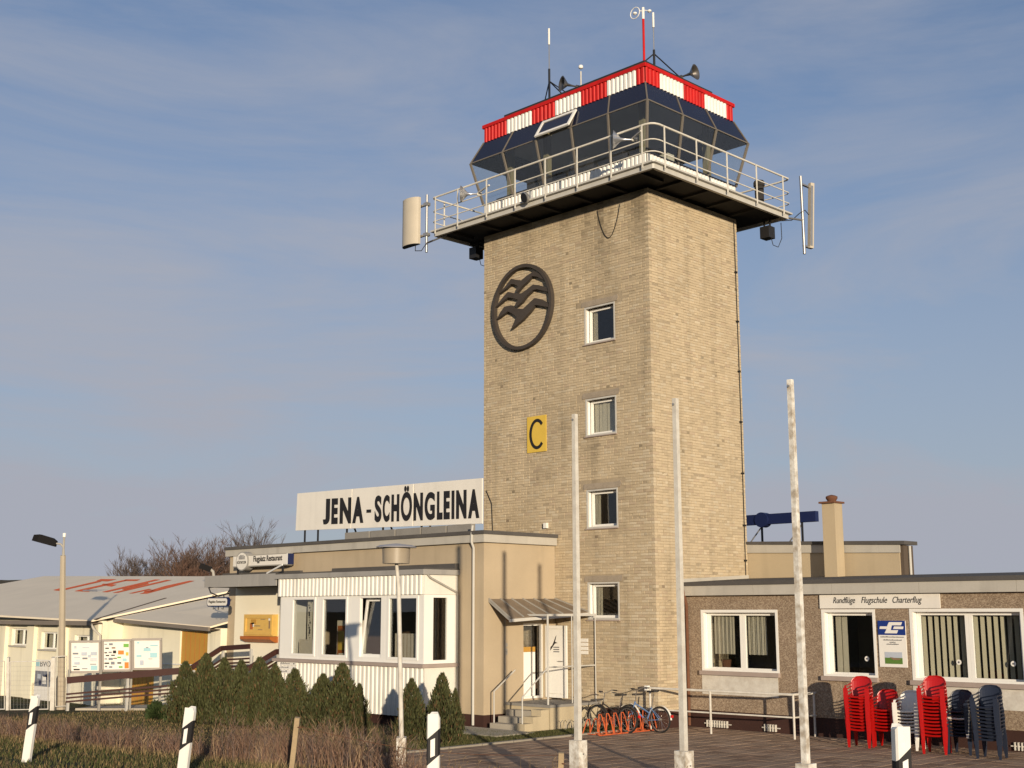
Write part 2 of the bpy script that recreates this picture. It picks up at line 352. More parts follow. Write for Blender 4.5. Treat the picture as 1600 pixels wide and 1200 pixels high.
def frame_x(mb, y0, y1, z0, z1, w, x0, x1):
    mb.box(x0, y0, z0, x1, y0 + w, z1); mb.box(x0, y1 - w, z0, x1, y1, z1)
    mb.box(x0, y0 + w, z0, x1, y1 - w, z0 + w); mb.box(x0, y0 + w, z1 - w, x1, y1 - w, z1)
def corrug(mb, a, b, z0, z1, out, pitch=0.15, depth=0.03, back=0.02):
    """trapezoid-profiled sheet from a to b (xy), proud of the line a-b towards out"""
    a = Vector((a[0], a[1], 0)); b = Vector((b[0], b[1], 0)); o = Vector((out[0], out[1], 0)).normalized(); Ln = (b - a).length; d = (b - a) / Ln
    n = max(1, round(Ln / pitch)); p = Ln / n; prof = [(0.0, 0.0)]
    for i in range(n):
        s = i * p; prof += [(s + p * 0.12, 0), (s + p * 0.28, depth), (s + p * 0.72, depth), (s + p * 0.88, 0)]
    prof.append((Ln, 0)); pts = [a + d * s + o * h for s, h in prof]; k = len(pts)
    vs = [Vector((q.x, q.y, z0)) for q in pts] + [Vector((q.x, q.y, z1)) for q in pts]
    bk = [a - o * back, b - o * back]; m = len(vs)
    vs += [Vector((q.x, q.y, z)) for z in (z0, z1) for q in bk]
    fs = [(i, i + 1, k + i + 1, k + i) for i in range(k - 1)]
    fs += [(m, m + 2, m + 3, m + 1), (0, k, m + 2, m), (k - 1, m + 1, m + 3, 2 * k - 1)]
    fs += [tuple(range(k)) + (m + 1, m), tuple(range(k, 2 * k)) + (m + 3, m + 2)]
    mb.add(vs, fs)
# ================================================================== SETTING
def axis_vals(lo, hi, step, far):
    v = []; x = lo
    while x <= hi + 1e-6: v.append(x); x += step
    g = step; a = lo; left = []
    while a > -far: g *= 1.45; a -= g; left.append(a)
    g = step; b = hi; right = []
    while b < far: g *= 1.45; b += g; right.append(b)
    return left[::-1] + v + right
gx = axis_vals(-34, 26, 0.75, 4200); gy = axis_vals(-30, 12, 0.6, 4200)
def build_ground():
    vs = [(x, y, ground_z(x, y) - 0.003 + 0.02 * (noise.noise((x * .6, y * .6, 0)) if y < -12.3 else 0) ) for y in gy for x in gx]; n = len(gx)
    fs = [(j * n + i, j * n + i + 1, (j + 1) * n + i + 1, (j + 1) * n + i) for j in range(len(gy) - 1) for i in range(n - 1)]
    m = pmat('ground_earth', (0.095, 0.072, 0.042), 0.95, 0.25, 0.5, 0.2, 20, 0.6, 25, tint=(0.050, 0.062, 0.022), spec=0.1)
    b = MB(); b.v = vs; b.f = fs; g = b.build('ground', m); tag(g, kind='structure')
    for p in g.data.polygons: p.use_smooth = True
build_ground()
b = MB()
rx = [x for x in gx if -200 < x < 200]
for y0, y1 in ((-19.6, -21.6), (-21.6, -23.6), (-23.6, -25.6), (-25.6, -27.2)):
    for i in range(len(rx) - 1):
        b.quad((rx[i], y1, ground_z(rx[i], y1) + .03), (rx[i + 1], y1, ground_z(rx[i + 1], y1) + .03), (rx[i + 1], y0, ground_z(rx[i + 1], y0) + .03), (rx[i], y0, ground_z(rx[i], y0) + .03))
tag(b.build('road', 'asphalt'), kind='structure')
# far ridges that close the horizon
def ridge(name, dist, a0, a1, top, seed, dep):
    b = MB(); n = 160; prev = None
    for i in range(n + 1):
        a = math.radians(a0 + (a1 - a0) * i / n); d = Vector((math.sin(a), math.cos(a), 0))
        h = top(i / n) * (0.94 + 0.10 * noise.noise((i * 0.09, seed, 0)) + 0.022 * noise.noise((i * 0.9, seed, 3)))
        c = CAM + d * dist; q = (Vector((c.x, c.y, -4)), Vector((c.x, c.y, h)), Vector((c.x + d.x * dep, c.y + d.y * dep, h * .9)), Vector((c.x + d.x * dep, c.y + d.y * dep, -4)))
        if prev:
            for k in range(3): b.quad(prev[k], q[k], q[k + 1], prev[k + 1])
        prev = q
    o = b.build(name, 'far_wood'); tag(o, kind='structure')
ridge('hills', 1100, -110, -38, lambda t: 32 - 4 * t, 1.3, 500)
ridge('hills', 1500, -38, 60, lambda t: 44 + 8 * t, 7.7, 500)
# paved yard in front of the right wing
YX0, YX1, YY0, YY1 = -0.36, 15.0, -12.0, 1.22
yard = MB().box(YX0, YY0, -0.05, YX1, YY1, 0.004).build('paved_yard', 'joint_sand'); tag(yard, kind='structure')
def slab_tone(r):
    k = r.uniform(.86, 1.14); w = r.random(); c = (0.335, 0.235, 0.163) if w < .6 else ((0.38, 0.27, 0.19) if w < .85 else (0.28, 0.185, 0.125))
    return tuple(x * k for x in c)
rnd = random.Random(3); SL, SW = 0.40, 0.40
slabs = []
ny = int((YY1 - YY0) / SW); nx = int((YX1 - YX0) / SL)
for j in range(ny):
    for i in range(nx):
        x = YX0 + .03 + i * SL; y = YY0 + .03 + j * SW
        cx = x + SL / 2; cy = y + SW / 2
        if cy > 1.1 or cx > YX1 - .2: continue
        d = (Vector((cx, cy, 0)) - CAM); q = d.dot(FW); px = 800 + FPX * d.dot(RT) / q; py = 600 - FPX * d.dot(UP) / q
        vis = 0 < px < 1600 and py < 1200
        slabs.append((0 if vis else 1, d.length, x, y))
slabs.sort()
def slab_geo(b, x, y, r, tone=None):
    h = 0.010 + r.uniform(-.002, .002); tx, ty = r.uniform(-.002, .002), r.uniform(-.002, .002); g = .005; e = .006
    x0, x1, y0, y1 = x + g, x + SL - g, y + g, y + SW - g
    lo = [(x0, y0, 0), (x1, y0, 0), (x1, y1, 0), (x0, y1, 0)]
    hi = [(x0 + e, y0 + e, h - tx - ty), (x1 - e, y0 + e, h + tx - ty), (x1 - e, y1 - e, h + tx + ty), (x0 + e, y1 - e, h - tx + ty)]
    b.add(lo + hi, ((4, 5, 6, 7), (0, 1, 5, 4), (1, 2, 6, 5), (2, 3, 7, 6), (3, 0, 4, 7)), tone)
protos = []
for k in range(10):
    b = MB(); slab_geo(b, -SL / 2, -SW / 2, rnd, slab_tone(rnd)); protos.append(b.mesh('paving_slab', slab_m))
for _, _, x, y in slabs[:300]: link_mesh('paving_slab', rnd.choice(protos), yard, (x + SL / 2, y + SW / 2, 0.0045))
b = MB(Matrix.Translation((0, 0, .0045)))
for _, _, x, y in slabs[300:]: slab_geo(b, x, y, rnd, slab_tone(rnd))
tag(b.build('paving_slabs', slab_m, yard), kind='stuff')
# kerb between grass strip and yard
kerb = MB().box(-0.54, -12.0, -0.1, -0.53, -0.30, 0.02).build('kerb', 'kerb_stone'); tag(kerb, kind='structure')
kb = MB().box(-.07, -.485, -.1, .07, .485, .045).mesh('kerbstone', MATS['kerb_stone'])
for i in range(11): link_mesh('kerbstone', kb, kerb, (-0.45, -11.4 + i * 1.0, 0.0))
# ================================================================== CONTROL TOWER
TW, TD, TH = 6.6, 4.2, 14.6
tower = thing('control_tower', 'tall beige brick control tower with a glazed cab under a red and white band', 'control tower', (-3.3, 2.1, 0))
WINX = (-2.41, -1.265); WINZ = [(10.48, 11.57), (7.84, 8.91), (5.26, 6.34), (2.78, 3.795)]
b = MB(); wall_y(b, -TW + .009, -.009, 0, TH, .009, .36, [(WINX[0], WINX[1], z0, z1) for z0, z1 in WINZ])
b.box(-TW + .012, .38, 0, -TW + .35, TD - .012, TH); b.box(-.35, .38, 0, -.009, TD - .012, TH); b.box(-TW + .36, TD - .36, 0, -.36, TD - .012, TH)
b.box(-TW + .36, .4, 0.0, -.36, TD - .37, 0.1)
for z in (4.2, 6.9, 9.5, 12.2): b.box(-TW + .36, .4, z, -.36, TD - .37, z + .2)
b.box(-2.0, 2.2, .1, -1.85, TD - .37, 14.3)
core = b.build('wall', 'mortar', tower)
# --- bricks
rb = random.Random(11)
def brick_tone(r, front):
    k = r.gauss(1.0, 0.04); w = r.random()
    c = (0.515, 0.418, 0.280)
    if w < .10: c = (0.45, 0.365, 0.245)
    elif w < .16: c = (0.475, 0.375, 0.258)
    elif w < .28: c = (0.535, 0.45, 0.318)
    return tuple(max(.02, x * k) for x in c)
CH = 0.0768; BL = 0.25
def brick_boxes():
    out = []
    n = int(TH / CH)
    for k in range(n):
        z0 = k * CH + .004; z1 = (k + 1) * CH - .0045
        for face in ('f', 'r', 'l', 'b'):
            ln = TW if face in 'fb' else TD; odd = (k + (face in 'rl')) % 2
            s = 0.0 if not odd else .125; e = ln if odd == 0 else ln - .0
            s0 = 0.0 if not odd else 0.125
            x = s0; first = True
            while x < ln - .02:
                L_ = BL if rb.random() > .12 else .125
                if k % 6 == 5: L_ = .125
                x1 = min(x + L_, ln - (0 if odd == 0 else .125))
                if x1 - x < .05: break
                g = rb.uniform(.005, .009); out.append((face, x + g, x1 - .006, z0, z1)); x += L_
    return out
def stain_and_tone(face, a, z):
    # weathering with a shape of its own: soot runs from the gallery's drip points, rust run under the badge, grime up the front arris, patched areas; the front is also toned darker overall and towards its foot
    n1 = noise.noise((a * .9, z * .55, 2.0 if face == 'f' else 8.0)); n2 = noise.noise((a * 2.7, z * 1.9, 4.0)); k = (.95 + .15 * n1 + .08 * n2) if face == 'f' else (1 + .08 * n1 + .04 * n2)
    if face == 'f':
        for x, w, ln, s in ((.35, .28, 1.3, .30), (1.75, .16, 1.5, .38), (2.3, .10, .8, .22), (3.1, .22, .7, .22), (4.6, .12, .9, .2), (6.1, .2, .8, .22)):
            t = (14.6 - z) / ln
            if 0 < t < 1.4 and abs(a - x) < w * 2.6: k *= 1 - min(.62, s * 1.6) * max(0, 1 - t / 1.4) ** .7 * math.exp(-((a - x) / (w * 1.3)) ** 2)
        if abs(a - 4.72) < .25 and 10.0 < z < 10.75: k *= 1 - .42 * math.exp(-((a - 4.72) / .09) ** 2) * (z - 10.0) / .75
        if a < .75: k *= 1 - (.13 + .08 * noise.noise((a * 3, z * .8, 5))) * math.exp(-(a / .42) ** 2)
        if 3.7 < a < 4.9 and 6.6 < z < 7.55: k *= 1 - .16 * max(0, noise.noise((a * 2.4, z * 2.4, 1)) + .35)
        for w0, w1 in WINZ:   # rain runs below the sills
            if w0 - .9 < z < w0 and 1.2 < a < 2.5: k *= 1 - .20 * (1 - (w0 - z) / .9) * (max(0, noise.noise((a * 7, z * .6, w0))) + .35 * math.exp(-((a - 1.3) / .1) ** 2) + .35 * math.exp(-((a - 2.4) / .1) ** 2)) * 1.6
        if z < 3.2: k *= 1 - .07 * (1 - z / 3.2)
    if face == 'r':
        for x, w, ln, s in ((.3, .25, .7, .2), (3.9, .2, 1.0, .2)):
            t = (14.6 - z) / ln
            if 0 < t < 1.4: k *= 1 - s * max(0, 1 - t / 1.4) * math.exp(-((a - x) / w) ** 2)
    return max(.35, k)
def brick_geo(b, face, a0, a1, z0, z1, r, tone):
    w = r.uniform(-.004, .004); 
    if r.random() < .02: w -= .012
    dz = r.uniform(-.003, .003); e = .004
    z0 += dz + r.uniform(-.001, .002); z1 += dz - r.uniform(-.001, .002)
    def Q(a, z, o):
        if face == 'f': return (-a, -o, z)
        if face == 'r': return (o, a, z)
        if face == 'l': return (-TW - o, a, z)
        return (-a, TD + o, z)
    j = [r.uniform(-.004, .004) for _ in range(4)]
    fr = [Q(a0 + e, z0 + e, w + j[0]), Q(a1 - e, z0 + e, w + j[1]), Q(a1 - e, z1 - e, w + j[2]), Q(a0 + e, z1 - e, w + j[3])]
    bk = [Q(a0, z0, -.11), Q(a1, z0, -.11), Q(a1, z1, -.11), Q(a0, z1, -.11)]
    md = [Q(a0, z0, w - e), Q(a1, z0, w - e), Q(a1, z1, w - e), Q(a0, z1, w - e)]
    b.add(fr + md + bk, [(0, 1, 2, 3)] + [(i, i + 4, (i + 1) % 4 + 4, (i + 1) % 4) for i in range(4)] + [(i + 4, i + 8, (i + 1) % 4 + 8, (i + 1) % 4 + 4) for i in range(4)], tone)
keep = []
for f, a0, a1, z0, z1 in brick_boxes():
    if f == 'f':
        if z0 < .56: 
            if z1 < .40 or True: 
                if z0 < .46 and not (-a0 < -2.3): continue
        hit = False
        for w0, w1 in WINZ:
            if a1 > -WINX[1] - .14 and a0 < -WINX[0] + .14 and z1 > w1 - .01 and z0 < w1 + .20: hit = True
            if a1 > -WINX[1] - .0 and a0 < -WINX[0] + .0 and z1 > w0 - .0 and z0 < w1 + .01:
                hit = True
                for s0, s1 in ((a0, min(a1, -WINX[1])), (max(a0, -WINX[0]), a1)):
                    if s1 - s0 > .03: keep.append((f, s0, s1, z0, z1))
        if hit: continue
    if f == 'r' and z0 < .46: continue
    keep.append((f, a0, a1, z0, z1))
def shows(t):
    f, a0, a1, z0, z1 = t
    if f in 'lb': return 9
    c = Vector((-(a0 + a1) / 2, 0, z0)) if f == 'f' else Vector((0, (a0 + a1) / 2, z0)); n = Vector((0, -1, 0)) if f == 'f' else Vector((1, 0, 0))
    if f == 'f' and ((a0 > 3.5 and z0 < 5.2) or (a0 > 2.2 and z0 < 3.4)): return 8
    if f == 'r' and a1 > 1.2 and z0 < 3.9: return 8
    d = CAM - c; return -(a1 - a0) * d.normalized().dot(n) / d.length_squared
keep.sort(key=shows)
bp = {}
for t in keep[:300]:
    f, a0, a1, z0, z1 = t; key = (f, round(a1 - a0, 2), rb.randrange(6))
    if key not in bp:
        q = MB(); brick_geo(q, f, -(a1 - a0) / 2 if f == 'r' else -(a1 - a0) / 2, (a1 - a0) / 2, 0, z1 - z0, rb, brick_tone(rb, 1)); bp[key] = q.mesh('brick', brick_m)
    o = link_mesh('brick', bp[key], tower); m = (a0 + a1) / 2
    o.location = (Vector((-m, 0, z0)) if f == 'f' else Vector((0, m, z0))) - WLOC[tower.name]
q = MB()
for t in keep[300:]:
    k = stain_and_tone(t[0], (t[1] + t[2]) / 2, t[3]); recess_shade = rb.random() < .012 and t[2] - t[1] < .15  # a few header bricks coloured dark, painting the shade of missing bricks
    brick_geo(q, *t, rb, tuple(c * (k if not recess_shade else .58) for c in brick_tone(rb, 1)))
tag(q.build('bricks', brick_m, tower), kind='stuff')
# dark plinth band of the tower foot
b = MB(); b.box(-2.3, -.02, 0, .02, .011, .46); b.box(-.011, .011, 0, .02, TD, .46); b.build('plinth', 'plinth', tower)
# --- tower windows
for i, (z0, z1) in enumerate(WINZ):
    x0, x1 = WINX
    l = MB(); pts = [(x0 - .10, z1 + .012), (x1 + .09, z1 + .012), (x1 + .13, z1 + .10), (x1 + .11, z1 + .19), (x1 - .1, z1 + .165), (x0 + .4, z1 + .175), (x0 - .07, z1 + .165), (x0 - .11, z1 + .09)]
    l.prism([(x, -.012, z) for x, z in pts], (0, .1, 0)); l.build('lintel', 'lintel', tower)
    w = MB(); frame_y(w, x0 + .002, x1 - .002, z0 + .002, z1 - .002, .045, -.006, .05); wf = w.build('window_surround', 'rail_grey', tower)
    w = MB(); frame_y(w, x0 + .05, x1 - .05, z0 + .05, z1 - .05, .07, .17, .235); fr = w.build('window_frame', 'white_frame', tower)
    w = MB().box(x0 + .122, .2, z0 + .122, x1 - .122, .206, z1 - .122).build('pane', 'glass', fr)
    w = MB().box(x0 - .02, -.05, z0 - .03, x1 + .02, .16, z0 - .001).build('window_sill', 'sill', tower)
    # reveal boards and blind / curtain behind the pane
    w = MB(); w.box(x0 + .004, .052, z0 + .01, x0 + .03, .169, z1 - .01); w.build('reveal', 'white_frame', tower)
    dp = (0.13, 0.88, 0.15, 0.17)[i]
    w = MB(); n = 6
    for k in range(n): w.box(x0 + .12 + dp * k / n, .27 + .02 * (k % 2), z0 + .1, x0 + .12 + dp * (k + 1) / n, .275 + .02 * (k % 2), z1 - .08)
    w.build('curtain', 'curtain', tower)
# --- gallery platform
RB, RT_ = 1.11, 1.20; ZP0, ZP1 = 14.606, 14.80
def ring_poly(r, ch=0.0): # plan of the platform, chamfered at the near corner
    return [(-TW - r, -r), (r - ch, -r), (r, -r + ch), (r, TD + r), (-TW - r, TD + r)]
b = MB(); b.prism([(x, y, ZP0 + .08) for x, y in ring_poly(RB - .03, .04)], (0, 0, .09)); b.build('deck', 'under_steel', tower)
b = MB()
pl = ring_poly(RB, .04); pu = ring_poly(RT_, .05)
for (x0, y0), (x1, y1), (u0, v0), (u1, v1) in zip(pl, pl[1:] + pl[:1], pu, pu[1:] + pu[:1]):
    n = Vector((y1 - y0, -(x1 - x0), 0)).normalized()
    b.add([(x0, y0, ZP0), (x1, y1, ZP0), (x1, y1, ZP1 - .055), (x0, y0, ZP1 - .055), (u0, v0, ZP1 - .05), (u1, v1, ZP1 - .05), (u1, v1, ZP1), (u0, v0, ZP1)] ,
          ((0, 1, 2, 3), (3, 2, 5, 4), (4, 5, 6, 7)))
    i0, i1 = Vector((x0, y0, 0)) - n * .09, Vector((x1, y1, 0)) - n * .09
    b.add([(u0, v0, ZP1), (u1, v1, ZP1), (i1.x, i1.y, ZP1), (i0.x, i0.y, ZP1), (i0.x, i0.y, ZP0), (i1.x, i1.y, ZP0), (x1, y1, ZP0), (x0, y0, ZP0)], ((0, 1, 2, 3), (3, 2, 5, 4), (4, 5, 6, 7)))
b.build('fascia', 'rail_grey', tower)
for i in range(7):   # cross beams under the deck
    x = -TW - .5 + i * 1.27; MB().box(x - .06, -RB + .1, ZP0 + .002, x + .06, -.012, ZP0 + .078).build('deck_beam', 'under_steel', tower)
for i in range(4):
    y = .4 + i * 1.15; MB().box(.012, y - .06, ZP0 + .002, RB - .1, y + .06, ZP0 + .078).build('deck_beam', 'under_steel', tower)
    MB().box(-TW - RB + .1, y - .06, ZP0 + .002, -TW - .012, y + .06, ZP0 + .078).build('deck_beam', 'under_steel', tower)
# --- railing
RR = 1.17; RZ = 15.86
fx = [-7.55, -6.51, -5.22, -4.00, -2.77, -1.53, -0.28, 0.82]; ry = [-0.74, 0.67, 2.09, 3.54, 4.92]
for x in fx: MB().box(x - .022, -RR - .055, ZP0 + .04, x + .022, -RR - .035, RZ).build('rail_post', 'rail_steel', tower)
for y in ry: MB().box(RR + .035, y - .022, ZP0 + .04, RR + .055, y + .022, RZ).build('rail_post', 'rail_steel', tower)
for x in (-7.3, -5, -2.5, 0): MB().box(x - .022, TD + RR + .035, ZP0 + .04, x + .022, TD + RR + .055, RZ).build('rail_post', 'rail_steel', tower)
for y in (-.6, 1.5, 3.5, 5.1): MB().box(-TW - RR - .055, y - .022, ZP0 + .04, -TW - RR - .035, y + .022, RZ).build('rail_post', 'rail_steel', tower)
for z, r in ((RZ, .03), (15.42, .018), (15.08, .018)):
    c = .26; e = .10; x0, x1, y0, y1 = -TW - RR, RR, -RR, TD + RR
    pts = [(x0 + e, y0, z), (x1 - c, y0, z), (x1 - c * .45, y0 + c * .16, z), (x1 - c * .16, y0 + c * .45, z), (x1, y0 + c, z), (x1, y1 - e, z), (x1 - e, y1, z), (x0 + e, y1, z), (x0, y1 - e, z), (x0, y0 + e, z), (x0 + e, y0, z)]
    MB().tube(pts, r, 8, False).build('handrail', 'rail_steel', tower, smooth=True)
# --- cab
def rect(r): return (-TW - r, r, -r, TD + r)
b = MB(); Z0, Z1 = ZP1 - .03, 15.60
for a, c, o in (((-TW, 0), (0, 0), (0, -1)), ((0, 0), (0, TD), (1, 0)), ((0, TD), (-TW, TD), (0, 1)), ((-TW, TD), (-TW, 0), (-1, 0))): corrug(b, a, c, Z0, Z1, o, .15, .035, .03)
b.build('parapet', 'band_white', tower)
GB, GT, BT = 15.62, 17.01, 17.71; RG = .30
def cab_pt(side, t, lv):
    r, z = ((0.0, GB), (RG, GT), (0.0, BT))[lv]; x0, x1, y0, y1 = rect(r)
    if side == 0: return Vector((x0 + (x1 - x0) * t, y0, z))
    if side == 1: return Vector((x1, y0 + (y1 - y0) * t, z))
    if side == 2: return Vector((x1 - (x1 - x0) * t, y1, z))
    return Vector((x0, y1 - (y1 - y0) * t, z))
SN = (Vector((0, -1, 0)), Vector((1, 0, 0)), Vector((0, 1, 0)), Vector((-1, 0, 0)))
for side, nb in ((0, 5), (1, 3), (2, 5), (3, 3)):
    for i in range(nb):
        t0, t1 = i / nb, (i + 1) / nb
        q = [cab_pt(side, t0, 0), cab_pt(side, t1, 0), cab_pt(side, t1, 1), cab_pt(side, t0, 1)]
        MB().prism(q, -SN[side] * .012).build('pane', 'cab_glass', tower)
        if not (side == 0 and i == 2):
            q = [cab_pt(side, t0, 1), cab_pt(side, t1, 1), cab_pt(side, t1, 2), cab_pt(side, t0, 2)]
            MB().prism([p + Vector((0, 0, .004)) for p in q], -SN[side] * .02).build('visor_panel', 'blue_panel', tower)
        for t in ([t0, t1] if i == nb - 1 else [t0]):
            if t == 0 and side != 0: pass
            a, c, d = cab_pt(side, t, 0), cab_pt(side, t, 1), cab_pt(side, t, 2); k = SN[side] * .012
            if t in (0, 1): k = k + (SN[(side - 1) % 4] if t == 0 else SN[(side + 1) % 4]) * .012
            if t == 1: continue
            m = MB(); w = .055 if t else .07
            m.beam(a + k, c + k, w, .05, SN[side]); m.build('mullion', 'mullion', tower)
            MB().beam(c + k, d + k, .035, .03, SN[side]).build('visor_rib', 'mullion', tower)
    a, c = cab_pt(side, 0, 1), cab_pt(side, 1, 1); MB().beam(a + SN[side] * .006, c + SN[side] * .006, .035, .035).build('transom', 'mullion', tower)
    a, c = cab_pt(side, 0, 0), cab_pt(side, 1, 0); MB().beam(a + Vector((0, 0, .01)), c + Vector((0, 0, .01)), .06, .05).build('transom', 'black_metal', tower)
# the ventilation flap standing open in the visor
A, Bq = at(848, 191, 'y', -.10), at(901, 171, 'y', -.10); Dq = at(836, 214, 'y', -.46); dn = Dq - A; dn.x = 0; Cq, Dq = Bq + dn, A + dn
fl = MB(); w = .085; nrm = (Bq - A).cross(dn).normalized(); ex = (Bq - A).normalized() * w; ey = dn.normalized() * w
for a, c in ((A + ey / 2, Bq + ey / 2), (Dq - ey / 2, Cq - ey / 2), (A + ex / 2 + ey, Dq + ex / 2 - ey), (Bq - ex / 2 + ey, Cq - ex / 2 - ey)): fl.beam(a, c, w, .05, nrm)
flap = fl.build('ventilation_flap', 'white_frame', tower); flap['label'] = 'white framed flap standing open'
MB().prism([A + ex + ey, Bq - ex + ey, Cq - ex - ey, Dq + ex - ey], nrm * .008).build('pane', 'blue_panel', flap)
# red and white band
ZB0, ZB1 = 17.70, 18.17
def band(side, edges, first_red):
    red = first_red
    for e0, e1 in zip(edges, edges[1:]):
        b = MB()
        a, c, o = {0: ((e0, 0), (e1, 0), (0, -1)), 1: ((0, e0), (0, e1), (1, 0)), 2: ((-e0, TD), (-e1, TD), (0, 1)), 3: ((-TW, TD - e0), (-TW, TD - e1), (-1, 0))}[side]
        corrug(b, a, c, ZB0 + (0 if red else .006), ZB1, o, .155, .032, .04); b.build('band_sheet', 'red_sheet' if red else 'band_white', tower); red = not red
band(0, [-6.60, -5.58, -4.48, -3.50, -2.44, -1.43, -0.33, 0.0], True)
band(1, [0.0, .66, 1.76, 2.78, 3.87, 4.2], True)
band(2, [0, 1.1, 2.2, 3.3, 4.4, 5.5, 6.6], True); band(3, [0, 1.05, 2.1, 3.15, 4.2], True)
b = MB()
for a, c in (((-TW - .05, -.02), (.05, -.02)), ((.02, 0.03), (.02, TD - .03)), ((.05, TD + .02), (-TW - .05, TD + .02)), ((-TW - .02, TD - .03), (-TW - .02, .03))):
    b.beam((a[0], a[1], 18.225), (c[0], c[1], 18.225), .065, .11)
b.build('band_coping', 'red_sheet', tower)
MB().box(-TW + .02, .02, 18.10, -.02, TD - .02, 18.22).build('cab_roof', 'dark_roof', tower)
MB().box(-5.75, .05, 18.221, -.05, 3.25, 18.40).build('roof_upstand', 'dark_roof', tower)
b = MB(); b.box(-TW + .05, .05, 15.0, -.05, TD - .05, 15.1); b.build('cab_floor', 'interior_dark', tower); MB().box(-TW + .02, .03, 17.62, -.02, TD - .03, 17.69).build('cab_ceiling', 'cab_ceiling', tower)
for x, y in ((-5.95, .55), (-4.35, .55), (-5.9, 3.5), (-3.2, 3.6), (-.55, 3.55), (-.55, .55)): MB().box(x - .09, y - .09, 15.1, x + .09, y + .09, 17.62).build('cab_column', 'khaki', tower)
b = MB(); b.box(-6.2, .15, 15.1, -.4, .75, 15.78); b.box(-5.0, .3, 15.78, -4.2, .6, 16.15); b.box(-3.2, .3, 15.78, -2.5, .6, 16.25); b.box(-1.7, .35, 15.78, -1.2, .6, 16.1); b.box(-3.3, 2.9, 15.1, -2.2, 3.6, 16.6); b.build('console', 'interior_dark', tower)
b = MB(); b.box(-.5, 1.2, 15.65, -.2, 1.5, 15.98); b.build('desk_monitor', 'blind', tower)
# --- emblem on the front, glider badge: ring and three gulls
em = thing('wall_emblem', 'round dark metal badge with three gliding gulls on the tower front', 'emblem', (-4.82, -.03, 10.70))
ec = Vector((-4.82, 0, 12.01)); RX, RZE = 1.26, 1.31
b = MB(); n = 48; ro, ri = 1.0, .922
for i in range(n):
    a0, a1 = 2 * math.pi * i / n, 2 * math.pi * (i + 1) / n
    def E_(a, k, y): return (ec.x + RX * k * math.cos(a), y, ec.z + RZE * k * math.sin(a))
    for (k0, y0), (k1, y1) in (((ro, -.02), (ro, -.16)), ((ro, -.16), (ri, -.16)), ((ri, -.16), (ri, -.02)), ((ri, -.02), (ro, -.02))):
        b.quad(E_(a0, k0, y0), E_(a1, k0, y0), E_(a1, k1, y1), E_(a0, k1, y1))
b.build('ring', 'emblem', em)
def badge(u, v): return (ec.x + (u - 402) / 232 * RX * .98, ec.z + (505 - v - (u - 402) * .19) / 345 * RZE)   # from the photograph's oblique view to the wall
gull0 = [(200, 598), (228, 545), (262, 497), (318, 488), (352, 515), (412, 524), (470, 470), (505, 440), (545, 450), (612, 490), (612, 520), (530, 500), (505, 497), (470, 545), (410, 610), (318, 684), (345, 625), (362, 585), (335, 562), (290, 537), (250, 565)]
gull1 = [(190, 498), (240, 430), (292, 376), (345, 392), (400, 396), (440, 370), (492, 330), (540, 340), (614, 366), (614, 398), (520, 370), (490, 375), (440, 420), (400, 470), (362, 502), (352, 480), (372, 446), (335, 432), (290, 422), (245, 455)]
gull2 = [(222, 385), (270, 330), (318, 270), (360, 282), (400, 290), (440, 258), (500, 222), (545, 245), (580, 272), (584, 302), (520, 268), (484, 262), (440, 310), (400, 345), (366, 384), (354, 370), (372, 335), (340, 316), (315, 315), (275, 350)]
for g in (gull0, gull1, gull2):
    b = MB(); b.prism([(badge(u, v)[0], -.13, badge(u, v)[1]) for u, v in g], (0, .11, 0)); b.build('gull', 'emblem', em)
rl = random.Random(5); b = MB()
# --- C sign
cs = thing('letter_sign', 'yellow plate with a black letter C on the tower front', 'sign', (-4.32, -.03, 7.58))
MB().box(-4.70, -.035, 7.58, -3.93, -.008, 8.645).build('plate', 'yellow', cs)
b = MB(); n = 30; cx, cz = -4.285, 8.11; ax, az, w = .315, .45, .095
def cpt(a, k): return (cx + (ax - k) * math.cos(a), cz + (az - k) * math.sin(a))
for i in range(n):
    a0 = math.radians(42 + 276 * i / n); a1 = math.radians(42 + 276 * (i + 1) / n)
    p = [cpt(a0, 0), cpt(a1, 0), cpt(a1, w), cpt(a0, w)]; b.prism([(x, -.044, z) for x, z in p], (0, .008, 0))
b.build('letter', 'black_print', cs)
# --- cables and conductor on the tower
b = MB(); pts = []
for i in range(15):
    t = i / 14; pts.append((-1.85 + .85 * t, -.02, 14.35 - .9 * math.sin(math.pi * t) ** .8))
b.tube(pts, .012, 5); b.build('hanging_cable', 'cable_black', tower)
b = MB(); b.tube([(.03, 4.02, 14.5), (.03, 4.05, 9), (.03, 4.03, 3.95)], .012, 5)
for z in (12.9, 11.4, 9.9, 8.4, 6.9, 5.4, 4.4): b.box(.0, 3.99, z, .06, 4.08, z + .05)
b.build('lightning_conductor', 'cable_black', tower)
b = MB(); b.tube([(-6.45, -.03, 6.6), (-6.2, -.04, 6.2), (-6.15, -.03, 5.1)], .012, 5); b.build('wall_cable', 'cable_black', tower)
MB().box(-4.0, -.10, 5.35, -3.88, -.01, 5.50).build('wall_lamp', 'white_paint', tower)
